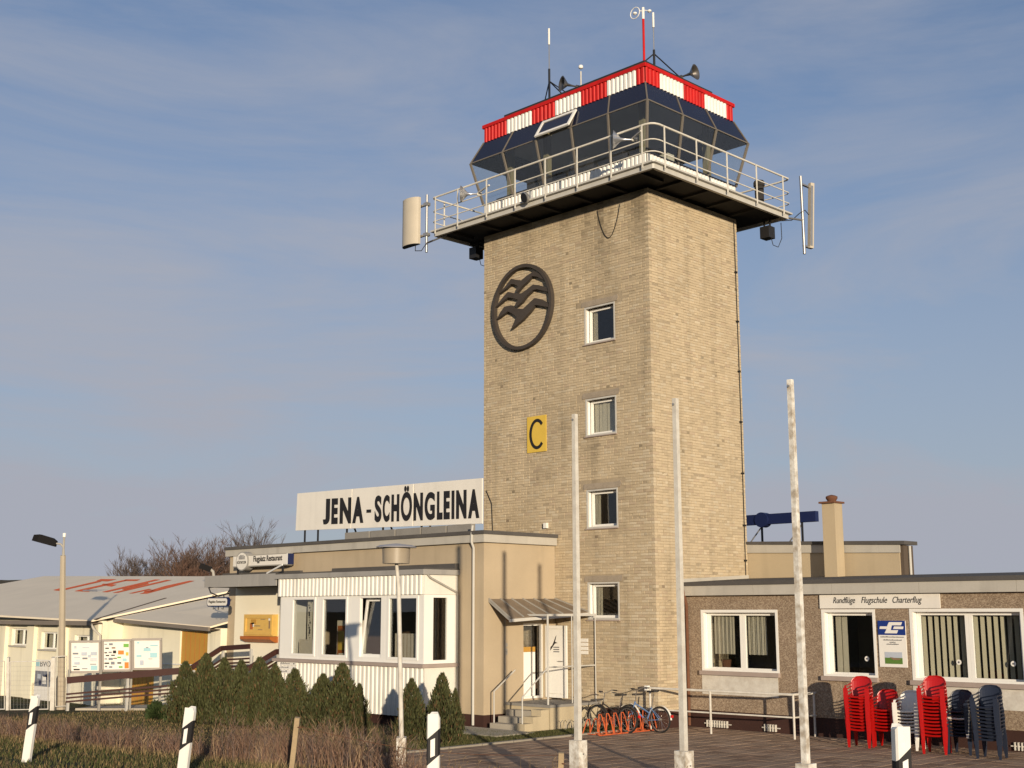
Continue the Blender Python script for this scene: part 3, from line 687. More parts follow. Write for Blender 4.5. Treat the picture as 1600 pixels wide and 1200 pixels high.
# ---------------------------------------------------------------- things on the gallery and on the cab roof
def horn(name, label, tip, d, rad, ln, mount, mat='horn_metal', group=None):
    d = Vector(d).normalized(); tip = Vector(tip); t = thing(name, label, 'loudspeaker', tip - d * ln, group)
    prof = [(.022, 0), (.03, ln * .35), (.05, ln * .62), (rad * .72, ln * .86), (rad, ln), (rad * .93, ln - .005), (rad * .60, ln * .84), (.03, ln * .6)]
    MB().lathe(prof, tip - d * ln, d, 20, False).build('bell', mat, t, smooth=True)
    MB().lathe([(.055, 0), (.055, .14)], tip - d * (ln + .10), d, 14).build('driver', 'rail_steel' if mat == 'horn_metal' else mat, t, smooth=True)
    b = MB()
    for a, c, r in mount: b.tube([a, c], r, 8)
    b.build('bracket', 'rail_steel' if mat == 'horn_metal' else mat, t)
for px, py, lab, X in ((720, 303, 'silver horn loudspeaker on the gallery rail near its left end', None), (958, 218, 'silver horn loudspeaker on the gallery rail near the front corner', None)):
    p = at(px, py, 'y', -1.28); e = at(px + 42, py, 'y', -1.28); e.z = p.z
    horn('horn_loudspeaker', lab, p, (-.72, -.60, .04), .26, .55, [(p + Vector((.40, .33, 0)), Vector((e.x, -1.22, p.z)), .028)], group='loudspeakers on the tower gallery')
p = at(819, 309, 'y', -1.32); t = thing('flood_lamp', 'round dark lamp fixed to the gallery edge', 'lamp', p)
MB().lathe([(.10, -.13), (.16, -.07), (.17, 0), (.15, .012)], p, (-.2, -.9, -.35), 20).build('housing', 'galvanised', t, smooth=True)
MB().lathe([(.145, .013), (.145, .022)], p, (-.2, -.9, -.35), 20).build('lens', 'black_metal', t)
MB().beam(p + Vector((0, .05, -.05)), p + Vector((0, .16, -.05)), .05, .05).build('bracket', 'black_metal', t)
# panel antennas
t = thing('panel_antenna', 'upright beige panel antenna off the left end of the gallery', 'antenna', (-8.6, -1.2, 14.5), 'mobile radio antennas on the gallery')
a0 = at(641, 384, 'y', -1.2); a1 = at(641, 312, 'y', -1.2)
b = MB(); pf = []
for k in range(9): an = math.radians(-10 + 200 * k / 8); pf.append((-.40 * math.cos(an), -.20 * math.sin(an)))
b.prism([(a0.x + x, -1.15 + y, a0.z) for x, y in pf], (0, 0, a1.z - a0.z)); b.build('shell', 'antenna_shell', t, smooth=True)
MB().prism([(a0.x + x * .98, -1.15 + y * .98, a0.z - .02) for x, y in pf], (0, 0, .018)).build('end_cap', 'black_metal', t)
b = MB(); mx = a0.x + .62
b.tube([(mx, -1.05, 14.20), (mx, -1.05, 16.10)], .04, 10); b.build('mast', 'galvanised', t, smooth=True)
for z in (14.75, 15.75): MB().box(a0.x + .1, -1.09, z, mx + .06, -1.01, z + .06).build('bracket', 'galvanised', t); MB().box(mx - .08, -1.13, z - .02, mx + .08, -.97, z + .08).build('clamp', 'galvanised', t)
MB().tube([(mx, -1.05, 14.5), (mx + .8, -.9, 14.63)], .03, 8).build('arm', 'galvanised', t)
MB().tube([(a0.x + .2, -1.15, a0.z), (a0.x + .25, -1.2, a0.z - .22), (a0.x + .55, -1.2, a0.z - .28), (a0.x + .75, -1.15, a0.z - .05), (mx + .3, -1.0, 14.56)], .014, 6).build('cable', 'cable_black', t)
t = thing('panel_antenna', 'slim upright panel antenna off the right end of the gallery', 'antenna', (1.0, 6.2, 14), 'mobile radio antennas on the gallery')
b = MB(); b.tube([(1.16, 6.03, 13.66), (1.16, 6.0, 16.12)], .045, 10); b.build('mast', 'galvanised', t, smooth=True)
b = MB(); b.prism([(1.13, 6.26, 13.88), (1.25, 6.22, 13.88), (1.29, 6.36, 13.88), (1.17, 6.40, 13.88)], (0, .20, 2.12)); b.build('shell', 'antenna_shell', t)
b = MB(); b.prism([(1.255, 6.23, 13.95), (1.262, 6.228, 13.95), (1.285, 6.31, 13.95), (1.278, 6.312, 13.95)], (0, .18, 1.95)); b.build('face_strip', 'galvanised', t)
for z, dy in ((13.89, .26), (15.85, .44)): MB().box(1.12, 6.0, z, 1.2, 6.0 + dy, z + .05).build('bracket', 'galvanised', t)
MB().tube([(1.16, 6.0, 14.72), (1.05, 5.25, 14.66)], .035, 8).build('arm', 'galvanised', t)
MB().tube([(1.2, 6.3, 14.95), (1.2, 6.1, 15.05), (1.16, 5.85, 14.9), (1.1, 5.5, 14.62), (.9, 4.9, 14.5)], .014, 6).build('cable', 'cable_black', t)
for (x, y, z, lab) in ((-7.55, 0.55, 14.18, 'black equipment box slung under the gallery at its left end'), (.55, 5.0, 14.05, 'black equipment box slung under the gallery at its right end')):
    t = thing('equipment_box', lab, 'box', (x, y, z), 'boxes slung under the gallery')
    MB().box(x - .16, y - .16, z, x + .16, y + .16, z + .36).build('case', 'black_metal', t)
    for s_ in (-.1, .1): MB().box(x + s_ - .02, y - .02, z + .36, x + s_ + .02, y + .02, ZP0 + .09).build('hanger', 'black_metal', t)
    MB().tube([(x + .1, y + .05, z), (x + .12, y + .1, z - .2), (x + .2, y + .25, z - .25), (x + .24, y + .4, z + .05), (x + .2, y + .45, ZP0)], .012, 5).build('cable', 'cable_black', t)
t = thing('ash_bin', 'dark cylindrical bin standing at the right end of the gallery', 'bin', (.75, 4.35, ZP1 - .05))
MB().lathe([(.13, 0), (.14, .72), (.17, .74), (.17, .84), (.14, .9)], (.75, 4.35, ZP1 - .04), (0, 0, 1), 14).build('body', 'interior_dark', t, smooth=True)
def zpx(px, py, x, y):  # height at which (x,y) is seen in that pixel row
    d = ray(px, py); k = (Vector((x, y, 0)) - Vector((CAM.x, CAM.y, 0))).dot(Vector((d.x, d.y, 0))) / (d.x ** 2 + d.y ** 2); return CAM.z + d.z * k
def mast_ant(name, label, x, y, z0, ztri, zmid, ztop, legs, mat_top='white_paint'):
    t = thing(name, label, 'antenna', (x, y, z0), 'whip antennas on the cab roof')
    MB().tube([(x, y, z0), (x, y, zmid)], .035, 8).build('mast', 'black_metal', t)
    for dx, dy in legs: MB().tube([(x, y, ztri), (x + dx, y + dy, z0)], .02, 6).build('leg', 'black_metal', t)
    MB().tube([(x, y, zmid), (x, y, zmid + (ztop - zmid) * .6)], .018, 6).build('rod', 'galvanised', t)
    MB().tube([(x, y, zmid + (ztop - zmid) * .6), (x, y, ztop)], .032, 8).build('whip', mat_top, t)
x, y = -4.25, .55; mast_ant('whip_antenna', 'tall whip antenna on a black tripod at the left of the cab roof', x, y, 18.40, zpx(833, 127, x, y), zpx(833, 108, x, y), zpx(833, 45, x, y), ((-.45, .15), (.4, -.4), (.55, .55), (.95, .2)))
x, y = -.1, .55; mast_ant('whip_antenna', 'short whip antenna with a long black brace at the front corner of the cab roof', x, y, 18.40, zpx(1020, 84, x, y), zpx(1020, 78, x, y), zpx(1018, 20, x, y), ((-.3, -.3), (0, 1.25)))
x, y = -.12, .12; t = thing('wind_gauge', 'wind gauge on a red and white pole above the front corner of the tower', 'wind gauge', (x, y, 18.4))
zt = zpx(1003, 12, x, y); zs = zpx(1004, 30, x, y)
MB().tube([(x, y, 18.40), (x, y, zs)], .035, 8).build('pole', 'red_sheet', t)
MB().tube([(x, y, zs), (x, y, zt)], .04, 8).build('head', 'white_paint', t)
b = MB(); n = 14; pts = [(x - .26 + .17 * math.cos(2 * math.pi * i / n), y - .05, zs + .26 + .17 * math.sin(2 * math.pi * i / n)) for i in range(n + 1)]; b.tube(pts, .014, 6, False); b.tube([(x - .09, y - .05, zs + .26), (x, y, zs + .26)], .015, 6); b.build('ring', 'white_paint', t)
b = MB(); b.tube([(x, y, zs + .28), (x + .14, y + .1, zs + .24)], .012, 6); b.lathe([(.01, 0), (.06, .03), (.06, .07), (.01, .1)], (x + .15, y + .1, zs + .18), (0, 0, 1), 10); b.lathe([(.01, 0), (.06, .03), (.06, .07), (.01, .1)], (x - .26, y - .05, zs + .2), (0, 0, 1), 10); b.build('cups', 'white_paint', t)
x, y = -2.75, .35; t = thing('sensor_mast', 'thin weather sensor with a small ball behind the roof loudspeaker', 'sensor', (x, y, 18.4))
MB().tube([(x, y, 18.4), (x, y, zpx(895, 112, x, y))], .022, 6).build('rod', 'white_worn', t); zb = zpx(895, 105, x, y)
MB().lathe([(.01, -.07), (.06, -.045), (.075, 0), (.06, .045), (.01, .07)], (x, y, zb), (0, 0, 1), 12).build('ball', 'white_paint', t, smooth=True)
x, y = -3.2, .2; z = zpx(876, 131, x, y); horn('horn_loudspeaker', 'dark horn loudspeaker pointing left on the cab roof', (x - .1, y - .12, z), (-.40, -.88, .05), .24, .52, [((x + .12, y + .32, 18.4), (x + .12, y + .32, z - .02), .03)], 'horn_dark', 'loudspeakers on the cab roof')
x, y = -.1, 2.15; z = zpx(1076, 114, x, y); horn('horn_loudspeaker', 'dark horn loudspeaker pointing right on the cab roof', (x + .2, y + .1, z), (.95, .15, .05), .24, .50, [((x - .25, y + .03, 18.4), (x - .25, y + .03, z - .02), .03)], 'horn_dark', 'loudspeakers on the cab roof')
# ================================================================== RESTAURANT WING (left)
XL, YL = -3.64, -2.78; ZL0, ZL1 = 4.84, 5.055; XW = -16.10; YBACK = 6.0
rest = thing('restaurant_building', 'low tan rendered restaurant building left of the tower', 'building', (-10, 1, 0))
BX0, BX1, BY = -11.42, -4.69, -3.97
b = MB(); wall_y(b, XW, XL, .32, ZL0, YL, .3, [(BX0 + .25, BX1 - .15, .32, 3.85), (-13.05, -12.0, 1.1, 3.25)])
wall_x(b, YL + .3, -.012, .32, ZL0, XL, -.3, [(-1.28, -.44, .66, 2.68)])
b.box(XW, YL + .3, .32, XW + .3, YBACK, ZL0); b.box(XW + .3, YBACK - .3, .32, -6.65, YBACK, ZL0); b.box(-6.95, .0, .32, -6.65, YBACK - .3, ZL0)
b.build('wall', 'plaster', rest)
b = MB(); b.box(XW + .02, YL + .02, 0, XL - .02, YL + .29, .319); b.box(XL - .29, YL + .3, 0, XL - .02, -.02, .319); b.box(XW + .02, YL + .3, -.4, XW + .3, YBACK, .319); b.build('plinth', 'plinth', rest)
b = MB(); b.box(XW + .3, YL + .3, .9, XL - .3, -.1, 1.08); b.box(XW + .3, .0, .9, -6.96, YBACK - .3, 1.08); b.build('floor', 'interior_warm', rest)
b = MB(); b.box(XW + .3, 1.8, 1.08, -6.96, 1.9, 4.7); b.box(-6.9, YL + .31, 1.08, -6.8, -.1, 4.7) if False else None; b.build('inner_wall', 'interior_warm', rest)
b = MB(); b.box(XW - .12, YL - .12, ZL0 + .002, XL + .12, YL + .05, ZL1); b.box(XL - .05, YL + .05, ZL0 + .002, XL + .12, -.04, ZL1); b.box(XW - .12, YL + .05, ZL0 + .002, XW + .05, YBACK, ZL1); b.build('roof_fascia', 'fascia', rest)
b = MB(); b.box(XW - .16, YL - .16, ZL1 + .002, XL + .16, -.03, ZL1 + .10); b.box(XW - .16, -.03, ZL1 + .002, -6.63, YBACK + .1, ZL1 + .10); b.build('roof', 'roof_felt', rest)
MB().tube([(-3.98, YL - .10, 5.3), (-3.98, YL - .13, 5.1), (-3.98, YL - .14, 4.86), (-3.98, YL - .06, 4.7), (-3.98, YL - .06, .05)], .035, 8).build('downpipe', 'rail_grey', rest, smooth=True)
# painted panel beside the entrance, below the canopy
b = MB(); b.box(XW + .42, YL - .006, .33, -13.06, YL - .001, 3.80); b.build('painted_wall', 'white_wall', rest)
b = MB(); frame_y(b, -13.05, -12.0, 1.1, 3.25, .07, YL + .05, YL + .12); d = b.build('entrance_door', 'brown_wood', rest); MB().box(-12.98, YL + .08, 1.17, -12.07, YL + .085, 3.18).build('pane', 'glass', d)
# ---- side entrance door, one leaf standing open
b = MB(); frame_x(b, -1.28, -.44, .66, 2.68, .06, XL - .16, XL - .08); b.build('door_frame', 'white_frame', rest)
b = MB(); b.box(XL - .24, -1.215, .70, XL - .20, -.62, 1.90); dl = b.build('inner_door', 'white_paint', rest)
MB().box(XL - .245, -1.215, 1.905, XL - .195, -.62, 2.04).build('rail', 'ochre_door', dl); MB().box(XL - .23, -1.21, 2.045, XL - .22, -.63, 2.6).build('pane', 'glass', dl)
b = MB(); b.box(XL - 1.5, -1.4, .66, XL - 1.45, -.3, 2.8); b.build('hall_wall', 'interior_warm', rest)
MB().box(XL - 1.44, -1.0, 2.1, XL - 1.43, -.6, 2.55).build('notice', 'paper', rest)
b = MB(); b.box(XL + .03, -.45, .68, XL + .83, -.405, 2.62); leaf = b.build('door_leaf', 'white_frame', rest); leaf['label'] = 'white door leaf standing open'
b = MB(); frame_y(b, XL + .12, XL + .74, .78, 2.54, .02, -.458, -.4505); b.build('moulding', 'white_sheet', leaf)
MB().tube([(XL + .70, -.45, 1.66), (XL + .70, -.50, 1.66), (XL + .56, -.50, 1.66)], .012, 6).build('handle', 'galvanised', leaf)
b = MB()
def lf(u, v): return (XL + .30 + u, -.456, 2.10 + v)
b.prism([lf(-.06, -.06), lf(.0, -.02), lf(.05, .06), lf(.13, .22), lf(.16, .26), lf(.13, .15), lf(.10, .08), lf(.20, .05), lf(.10, .03), lf(.04, -.03), lf(-.02, -.10), lf(-.08, -.16)], (0, .005, 0))
b.build('bird_sticker', 'black_print', leaf)
b = MB()
for i in range(3): b.box(XL + .34, -.454, 1.90 + .06 * i, XL + .56, -.4505, 1.925 + .06 * i)
b.build('lettering', 'grey_print', leaf)
b = MB()
for z in (1.9, 1.98, 2.12): b.lathe([(.05, 0), (.05, .02)], (XL, -1.95, z), (1, 0, 0), 12)
b.build('bell_plate', 'pipe_grey', rest)
b = MB(); b.tube([(XL + .02, -2.0, 2.8), (XL + .02, -2.0, .5)], .012, 6); b.build('wall_cable', 'pipe_grey', rest)
# small notice plates on the tower wall beside the open leaf
b = MB()
for k in range(4): b.box(-2.72, -.03, 1.85 + k * .11, -2.40, -.012, 1.94 + k * .11)
nt = b.build('notice_plates', 'paper', None, (-2.56, -.02, 1.85)); tag(nt, 'small white notice plates on the tower wall by the open door', 'notice')
# ---- glass porch roof over the side door
pr_ = thing('porch_roof', 'lean-to porch roof of brown ribbed sheets on thin steel posts', 'porch roof', (-2.8, -1.2, 0))
XO = -2.05
A1 = at(764, 937, 'x', XL + .01); A2 = Vector((XL + .01, -.03, A1.z + .02)); O1 = at(797, 967, 'y', A1.y); O2 = at(919, 957, 'y', -.03)
LY0_ = -1.98; PZT = at(849, 960, 'y', LY0_ + .05).z - .02; PZT = zpx(849, 961, XO - .05, LY0_ + .05)
n = 6
for i in range(n):
    t0, t1 = i / n, (i + 1) / n
    q = [A1.lerp(A2, t0), A1.lerp(A2, t1), O1.lerp(O2, t1), O1.lerp(O2, t0)]
    b = MB(); b.prism([q[0] + Vector((0, .008, 0)), q[1] - Vector((0, .008, 0)), q[2] - Vector((0, .008, 0)), q[3] + Vector((0, .008, 0))], (0, 0, .02)); b.build('roof_sheet', 'porch_sheet' if 'porch_sheet' in MATS else P('porch_sheet', (0.22, 0.17, 0.12), 0.55, 0.15, 3, 0.08, 30, streak=.2), pr_)
for i in range(n + 1):
    t = i / n; MB().beam(A1.lerp(A2, t) + Vector((0, 0, .028)), O1.lerp(O2, t) + Vector((0, 0, .028)), .035, .035).build('rib', 'pipe_grey', pr_)
MB().beam(O1 + Vector((0, -.02, -.045)), O2 + Vector((0, 0, -.045)), .06, .08).build('gutter_beam', 'rail_grey', pr_)
b = MB(); b.beam(A1 + Vector((0, 0, -.03)), O1 + Vector((0, 0, -.03)), .04, .05); b.build('bracket', 'pipe_grey', pr_); MB().beam((XO - .05, LY0_ + .05, PZT), (XO - .05, -.03, PZT), .05, .06).build('head_beam', 'rail_grey', pr_); MB().beam((XL, LY0_ + .05, PZT), (XO - .05, LY0_ + .05, PZT), .04, .05).build('head_beam', 'rail_grey', pr_)
LX, LY0, LZ = -2.40, -1.98, .62
for y in (LY0 + .05, -1.0, -.06): MB().tube([(XO - .05 if y < -1.5 else XO - .05, y, LZ if y < -.5 else LZ), (XO - .05, y, PZT)], .028 if y < -1.5 else .016, 8).build('post', 'rail_grey', pr_)
t = thing('wall_lamp', 'dark lantern under the left corner of the porch roof', 'lamp', (XL + .05, A1.y + .6, 2.75))
p = at(795, 963, 'x', XL + .18); MB().lathe([(.03, .20), (.09, .12), (.10, 0), (.06, -.10), (.02, -.14)], p, (0, 0, 1), 12).build('lantern', 'rust', t, smooth=True)
MB().tube([p + Vector((0, 0, .15)), Vector((XL, p.y, p.z + .22))], .02, 6).build('arm', 'black_metal', t)
# ---- landing with steps
st = thing('entrance_steps', 'concrete landing and steps below the side door', 'steps', (-2.9, -1.5, 0))
MB().box(XL + .002, LY0, 0, -1.98, -.03, LZ - .07).build('landing', 'landing_face', st); MB().box(XL + .002, LY0 - .03, LZ - .069, -1.95, -.03, LZ).build('landing_slab', 'concrete_grey', st)
for i in range(3):
    MB().box(XL + .35, LY0 - .3 * (i + 1), 0, -2.35, LY0 - .3 * i - (.031 if i == 0 else .001), LZ - .155 * (i + 1)).build('step', 'concrete', st)
    MB().box(-2.349, LY0 - .3 * (i + 1) - .02, 0, -2.0, LY0 - .3 * i - (.031 if i == 0 else .021), LZ - .155 * (i + 1) + .04).build('step_cheek', 'landing_face', st)
b = MB(); zz = 1.02; y1 = LY0 - .9
b.tube([(-2.1, y1, .12), (-2.1, y1, .85), (-2.1, LY0 + .05, LZ + .95), (-2.1, -.06, LZ + .95)], .02, 8); b.tube([(XL + .40, y1 + .1, .12), (XL + .40, y1 + .1, .95), (XL + .40, LY0 - .02, LZ + .85)], .018, 8)
b.build('handrail', 'rail_grey', st, smooth=True)
b = MB(); b.box(-4.2, -4.3, 0, -1.6, -2.95, .03); tag(b.build('path', 'concrete'), kind='structure')
# ---- corrugated bay with windows
bay = thing('window_bay', 'white corrugated window bay projecting from the restaurant', 'bay window', (-8, -3.4, 0))
b = MB(); corrug(b, (BX0, BY), (BX1, BY), .26, 1.54, (0, -1), .185, .035, .05); b.build('lower_sheet', 'white_sheet', bay)
b = MB(); corrug(b, (BX0, BY - .04), (BX1 - .02, BY - .04), 3.46, 3.98, (0, -1), .185, .035, .05); b.build('upper_sheet', 'white_sheet', bay)
b = MB(); b.box(BX1 - .06, BY + .001, .26, BX1, YL - .002, 1.54); b.build('lower_sheet', 'white_sheet', bay)
b = MB(); b.box(BX1 - .06, BY - .02, 3.46, BX1 + .02, YL - .002, 3.98); b.build('upper_sheet', 'white_sheet', bay)
b = MB(); b.box(BX0, BY + .06, .26, BX0 + .06, YL - .002, 3.98); b.build('side_sheet', 'white_sheet', bay)
b = MB(); b.box(BX0 - .1, BY - .12, 1.545, BX1 + .10, BY + .12, 1.635); b.box(BX1 - .12, BY + .12, 1.545, BX1 + .10, YL - .002, 1.635); b.build('sill_board', 'sill', bay)
b = MB(); b.box(BX0 - .08, BY - .13, 3.985, BX1 + .10, BY + .02, 4.12); b.box(BX1 - .05, BY + .02, 3.985, BX1 + .10, YL - .002, 4.12); b.build('roof_fascia', 'fascia_grey', bay)
b = MB(); b.box(BX0 - .08, BY - .10, 4.122, BX1 + .09, YL - .002, 4.16); b.box(-10.2, YL - .14, 4.162, BX1 + .05, YL - .002, 4.30); b.build('roof', 'roof_felt', bay)
b = MB(); b.box(BX0 + .06, BY + .06, 3.9, BX1 - .06, YL, 3.98); b.build('ceiling', 'interior_dark', bay)
MB().box(BX0 + .06, BY + .05, .9, BX1 - .06, YL + .29, 1.08).build('floor', 'interior_warm', bay)
MB().box(BX0 + .1, BY + .12, 0, BX1 - .1, YL - .002, .259).build('plinth', 'plinth', bay)
WZ0, WZ1 = 1.64, 3.455; xs = [BX0 + .12, -9.40, -7.86, -6.33, BX1 - .02]
gl = [(-10.68, -9.58), (-9.18, -8.05), (-7.45, -6.50), (-6.16, -4.96)]
for i in range(4):
    b = MB(); g0, g1 = gl[i]; x0, x1 = xs[i], xs[i + 1]
    b.box(x0 + .002, BY - .0, WZ0, g0, BY + .10, WZ1); b.box(g1, BY - .0, WZ0, x1 - .002, BY + .10, WZ1); b.box(g0, BY - .0, WZ0, g1, BY + .10, WZ0 + .13); b.box(g0, BY - .0, WZ1 - .07, g1, BY + .10, WZ1)
    f = b.build('window_frame', 'white_frame', bay)
    if i != 2: MB().box(g0, BY + .045, WZ0 + .13, g1, BY + .053, WZ1 - .07).build('pane', 'glass', f)
    b = MB(); frame_y(b, g0 - .045, g1 + .045, WZ0 + .085, WZ1 - .025, .07, BY - .022, BY - .002); 
    if i != 2: b.build('sash', 'white_frame', f)
# third casement tilted inwards
g0, g1 = gl[2]; M3 = Matrix.Translation((g0, BY + .06, WZ0 + .13)) @ Matrix.Rotation(math.radians(-7), 4, 'X')
b = MB(M3); frame_y(b, -.03, g1 - g0 + .03, 0, WZ1 - WZ0 - .2, .08, 0, .05); sash = b.build('open_sash', 'white_frame', bay); b = MB(M3); b.box(.05, .02, .08, g1 - g0 - .05, .028, WZ1 - WZ0 - .28); b.build('pane', 'glass', sash)
b = MB(); b.box(BX1 - .08, BY + .001, WZ0, BX1 - .001, BY + .33, WZ1); b.box(BX1 - .08, YL - .36, WZ0, BX1 - .001, YL - .002, WZ1); b.box(BX1 - .08, BY + .33, WZ0, BX1 - .001, YL - .36, WZ0 + .09); b.box(BX1 - .08, BY + .33, WZ1 - .08, BX1 - .001, YL - .36, WZ1)
f = b.build('window_frame', 'white_frame', bay); MB().box(BX1 - .04, BY + .33, WZ0 + .09, BX1 - .034, YL - .36, WZ1 - .08).build('pane', 'glass', f)
b = MB(); b.tube([(BX1 + .06, BY + .05, 4.0), (BX1 + .07, BY + .15, 3.9), (BX1 + .07, YL - .08, 3.52), (BX1 + .07, YL - .05, 3.4), (BX1 + .07, YL - .05, .2)], .03, 8); b.build('rain_pipe', 'pipe_grey', bay, smooth=True)
rl = random.Random(9)
for x0, w in ((-10.35, .24), (-9.85, .22)):   # patterned curtain strips, dotted
    b = MB(); b.box(x0, BY + .30, WZ0 - .1, x0 + w, BY + .31, WZ1 - .06); c = b.build('curtain_strip', 'curtain', bay)
    b = MB()
    for k in range(22): 
        u = rl.uniform(.06, w - .06); z = WZ0 + .1 + 1.6 * k / 22; r = rl.uniform(.015, .045); b.lathe([(r, 0), (r, .004)], (x0 + u, BY + .299, z), (0, -1, 0), 8)
    b.build('dots', 'black_print', c)
b = MB(); b.box(-10.6, BY + .2, 1.645, -9.6, BY + .205, 2.20); b.build('net_curtain', 'net_curtain', bay)
for x0, x1 in ((-6.12, -5.0),):
    b = MB(); n = 16
    for k in range(n): b.box(x0 + (x1 - x0) * k / n, BY + .2 + .02 * (k % 2), 1.645, x0 + (x1 - x0) * (k + 1) / n, BY + .204 + .02 * (k % 2), 2.42)
    b.build('net_curtain', 'net_curtain', bay)
t = thing('display_cupboard', 'yellow and cream cupboard seen through the second bay window', 'cupboard', (-9, -2.9, 1.08)); MB().box(-9.5, -3.2, 1.08, -9.0, -2.5, 2.75).build('case', 'curtain', t); MB().box(-9.46, -3.21, 1.5, -9.1, -3.201, 2.6).build('front', 'cabinet_wood', t); MB().box(-9.42, -3.216, 1.9, -9.15, -3.211, 2.45).build('poster', 'yellow', t)
t = thing('bar_table', 'low pale table behind the second bay window', 'table', (-8.4, -3.3, 1.08)); MB().box(-8.95, -3.55, 1.70, -8.1, -3.0, 1.82).build('table_top', 'curtain', t)
b = MB(); b.box(-8.9, -3.5, 1.08, -8.84, -3.44, 1.70); b.box(-8.2, -3.1, 1.08, -8.14, -3.04, 1.70); b.box(-8.2, -3.5, 1.08, -8.14, -3.44, 1.70); b.box(-8.9, -3.1, 1.08, -8.84, -3.04, 1.70); b.build('legs', 'brown_wood', t)
# directory sign on the bay
sg = thing('directory_sign', 'small white sign with three arrows on the corrugated bay', 'sign', (-11.0, -4.03, 1.3)); c0 = at(437, 1033, 'y', BY - .05); c1 = at(463, 1053, 'y', BY - .05)
for k in range(3):
    z1 = c0.z - (c0.z - c1.z) * k / 3 - .01; z0 = z1 - (c0.z - c1.z) / 3 + .02
    pl = MB().box(c0.x, BY - .055, z0, c1.x, BY - .037, z1).build('plate', 'paper', sg)
    b = MB(); rr = random.Random(20 + k); x = c0.x + .05
    while x < c1.x - .34 - .06 * k: w = rr.uniform(.018, .04); b.box(x, BY - .058, z0 + .035, x + w, BY - .0555, z1 - (.04 if rr.random() < .7 else .02)); x += w + .014
    b.build('lettering', 'grey_print', sg)
    b = MB(); b.prism([(c1.x - .16, BY - .058, (z0 + z1) / 2 + .02), (c1.x - .16, BY - .058, (z0 + z1) / 2 - .02), (c1.x - .06, BY - .058, (z0 + z1) / 2)], (0, .002, 0)); b.build('arrow', 'black_print', sg)
# ---- entrance canopy, porch floor
cn = thing('entrance_canopy', 'flat grey canopy over the restaurant entrance', 'canopy', (-13.5, -3.4, 3.6)); CX0, CX1 = -15.62, BX0 - .10
for i in range(4):
    x0 = CX0 + (CX1 - CX0) * i / 4; x1 = CX0 + (CX1 - CX0) * (i + 1) / 4; MB().box(x0 + .004, BY - .06, 3.79, x1 - .004, BY - .02, 4.16).build('fascia_sheet', 'fascia_grey', cn)
MB().box(CX0 + .02, BY - .018, 3.83, CX1, YL - .008, 4.12).build('slab', 'under_steel', cn); b = MB(); b.box(CX0 - .02, BY - .02, 3.79, CX0 + .018, YL - .01, 4.16); b.build('fascia_sheet', 'fascia_grey', cn)
MB().beam((CX1 - .9, BY + .2, 4.18), (CX1 + .15, BY + .05, 4.42), .03, .05).build('brace', 'white_paint', cn)
MB().box(XW + .05, YL - .30, 4.17, BX0 - .2, YL - .2, 4.27).build('roof_edge', 'roof_felt', cn)
pf = thing('entrance_porch', 'raised concrete porch in front of the restaurant entrance', 'porch', (-13.5, -3.6, 0)); MB().box(-15.7, -4.75, 0, -11.5, YL - .01, 1.06).build('slab', 'concrete', pf)
for i in range(5): MB().box(-11.49, -4.75 - .0, 0, -11.49 + .01, -4.7, .2) if False else MB().box(-14.1, -4.75 - .3 * (i + 1), 0, -12.0, -4.751 - .3 * i, 1.06 - .18 * (i + 1)).build('step', 'concrete', pf)
# ---- yellow show case on the entrance wall
ca = thing('display_case', 'yellow wooden display case on the white entrance wall', 'display case', (-14.3, YL - .1, 2.0)); q0 = at(380, 1003, 'y', YL - .2); q1 = at(427, 960, 'y', YL - .2)
MB().box(q0.x, YL - .20, q0.z + .20, q1.x, YL - .007, q1.z).build('case', 'cabinet_yellow', ca)
b = MB(); frame_y(b, q0.x + .06, q1.x - .02, q0.z + .24, q1.z - .03, .09, YL - .235, YL - .201); b.build('frame', 'cabinet_yellow', ca)
b = MB(); b.prism([(q0.x - .02, YL - .01, q0.z + .19), (q0.x - .02, YL - .32, q0.z + .19), (q0.x - .02, YL - .32, q0.z + .10), (q0.x - .02, YL - .12, q0.z), (q0.x - .02, YL - .01, q0.z)], (q1.x - q0.x + .05, 0, 0)); b.build('shelf', 'cabinet_wood', ca)
for u, v, w, h, m in ((.22, .30, .10, .30, 'cabinet_wood'), (.25, .55, .18, .22, 'ochre_door'), (.86, .35, .07, .35, 'print_brown'), (.85, .72, .10, .14, 'paper'), (.35, .45, .22, .03, 'grey_print'), (.58, .76, .16, .02, 'grey_print'), (.50, .28, .15, .03, 'print_brown'), (.30, .42, .06, .2, 'paper')):
    x = q0.x + (q1.x - q0.x) * u; z = q0.z + .2 + (q1.z - q0.z - .2) * v; MB().box(x, YL - .207, z, x + (q1.x - q0.x) * w, YL - .2005, z + (q1.z - q0.z - .2) * h).build('exhibit', m, ca)
# ---- restaurant light box on the roof edge
ls = thing('light_box_sign', 'white restaurant light box with a round crest at the roof edge', 'sign', (-13, -3.1, 4.2)); SY = YL - .42
s0 = at(364, 886, 'y', SY); s1 = at(450, 865, 'y', SY); zb, zt = s0.z + .02, s1.z
MB().box(s0.x, SY, zb, s1.x - .06, SY + .22, zt).build('box', 'sign_white', ls); MB().box(s1.x - .058, SY - .01, zb - .01, s1.x + .0, SY + .22, zt + .01).build('end_cap', 'white_paint', ls); MB().box(s1.x + .001, SY - .005, zb - .01, s1.x + .012, SY + .22, zt + .01).build('end_plate', 'navy', ls)
b = MB(); b.box(s0.x, SY - .006, zb - .035, s1.x - .06, SY + .22, zb - .002); b.box(s0.x, SY - .006, zt + .002, s1.x - .06, SY + .22, zt + .025); b.build('trim', 'pipe_grey', ls)
oc = at(380, 877, 'y', SY); b = MB(); n = 32; orx, orz = .36, .31
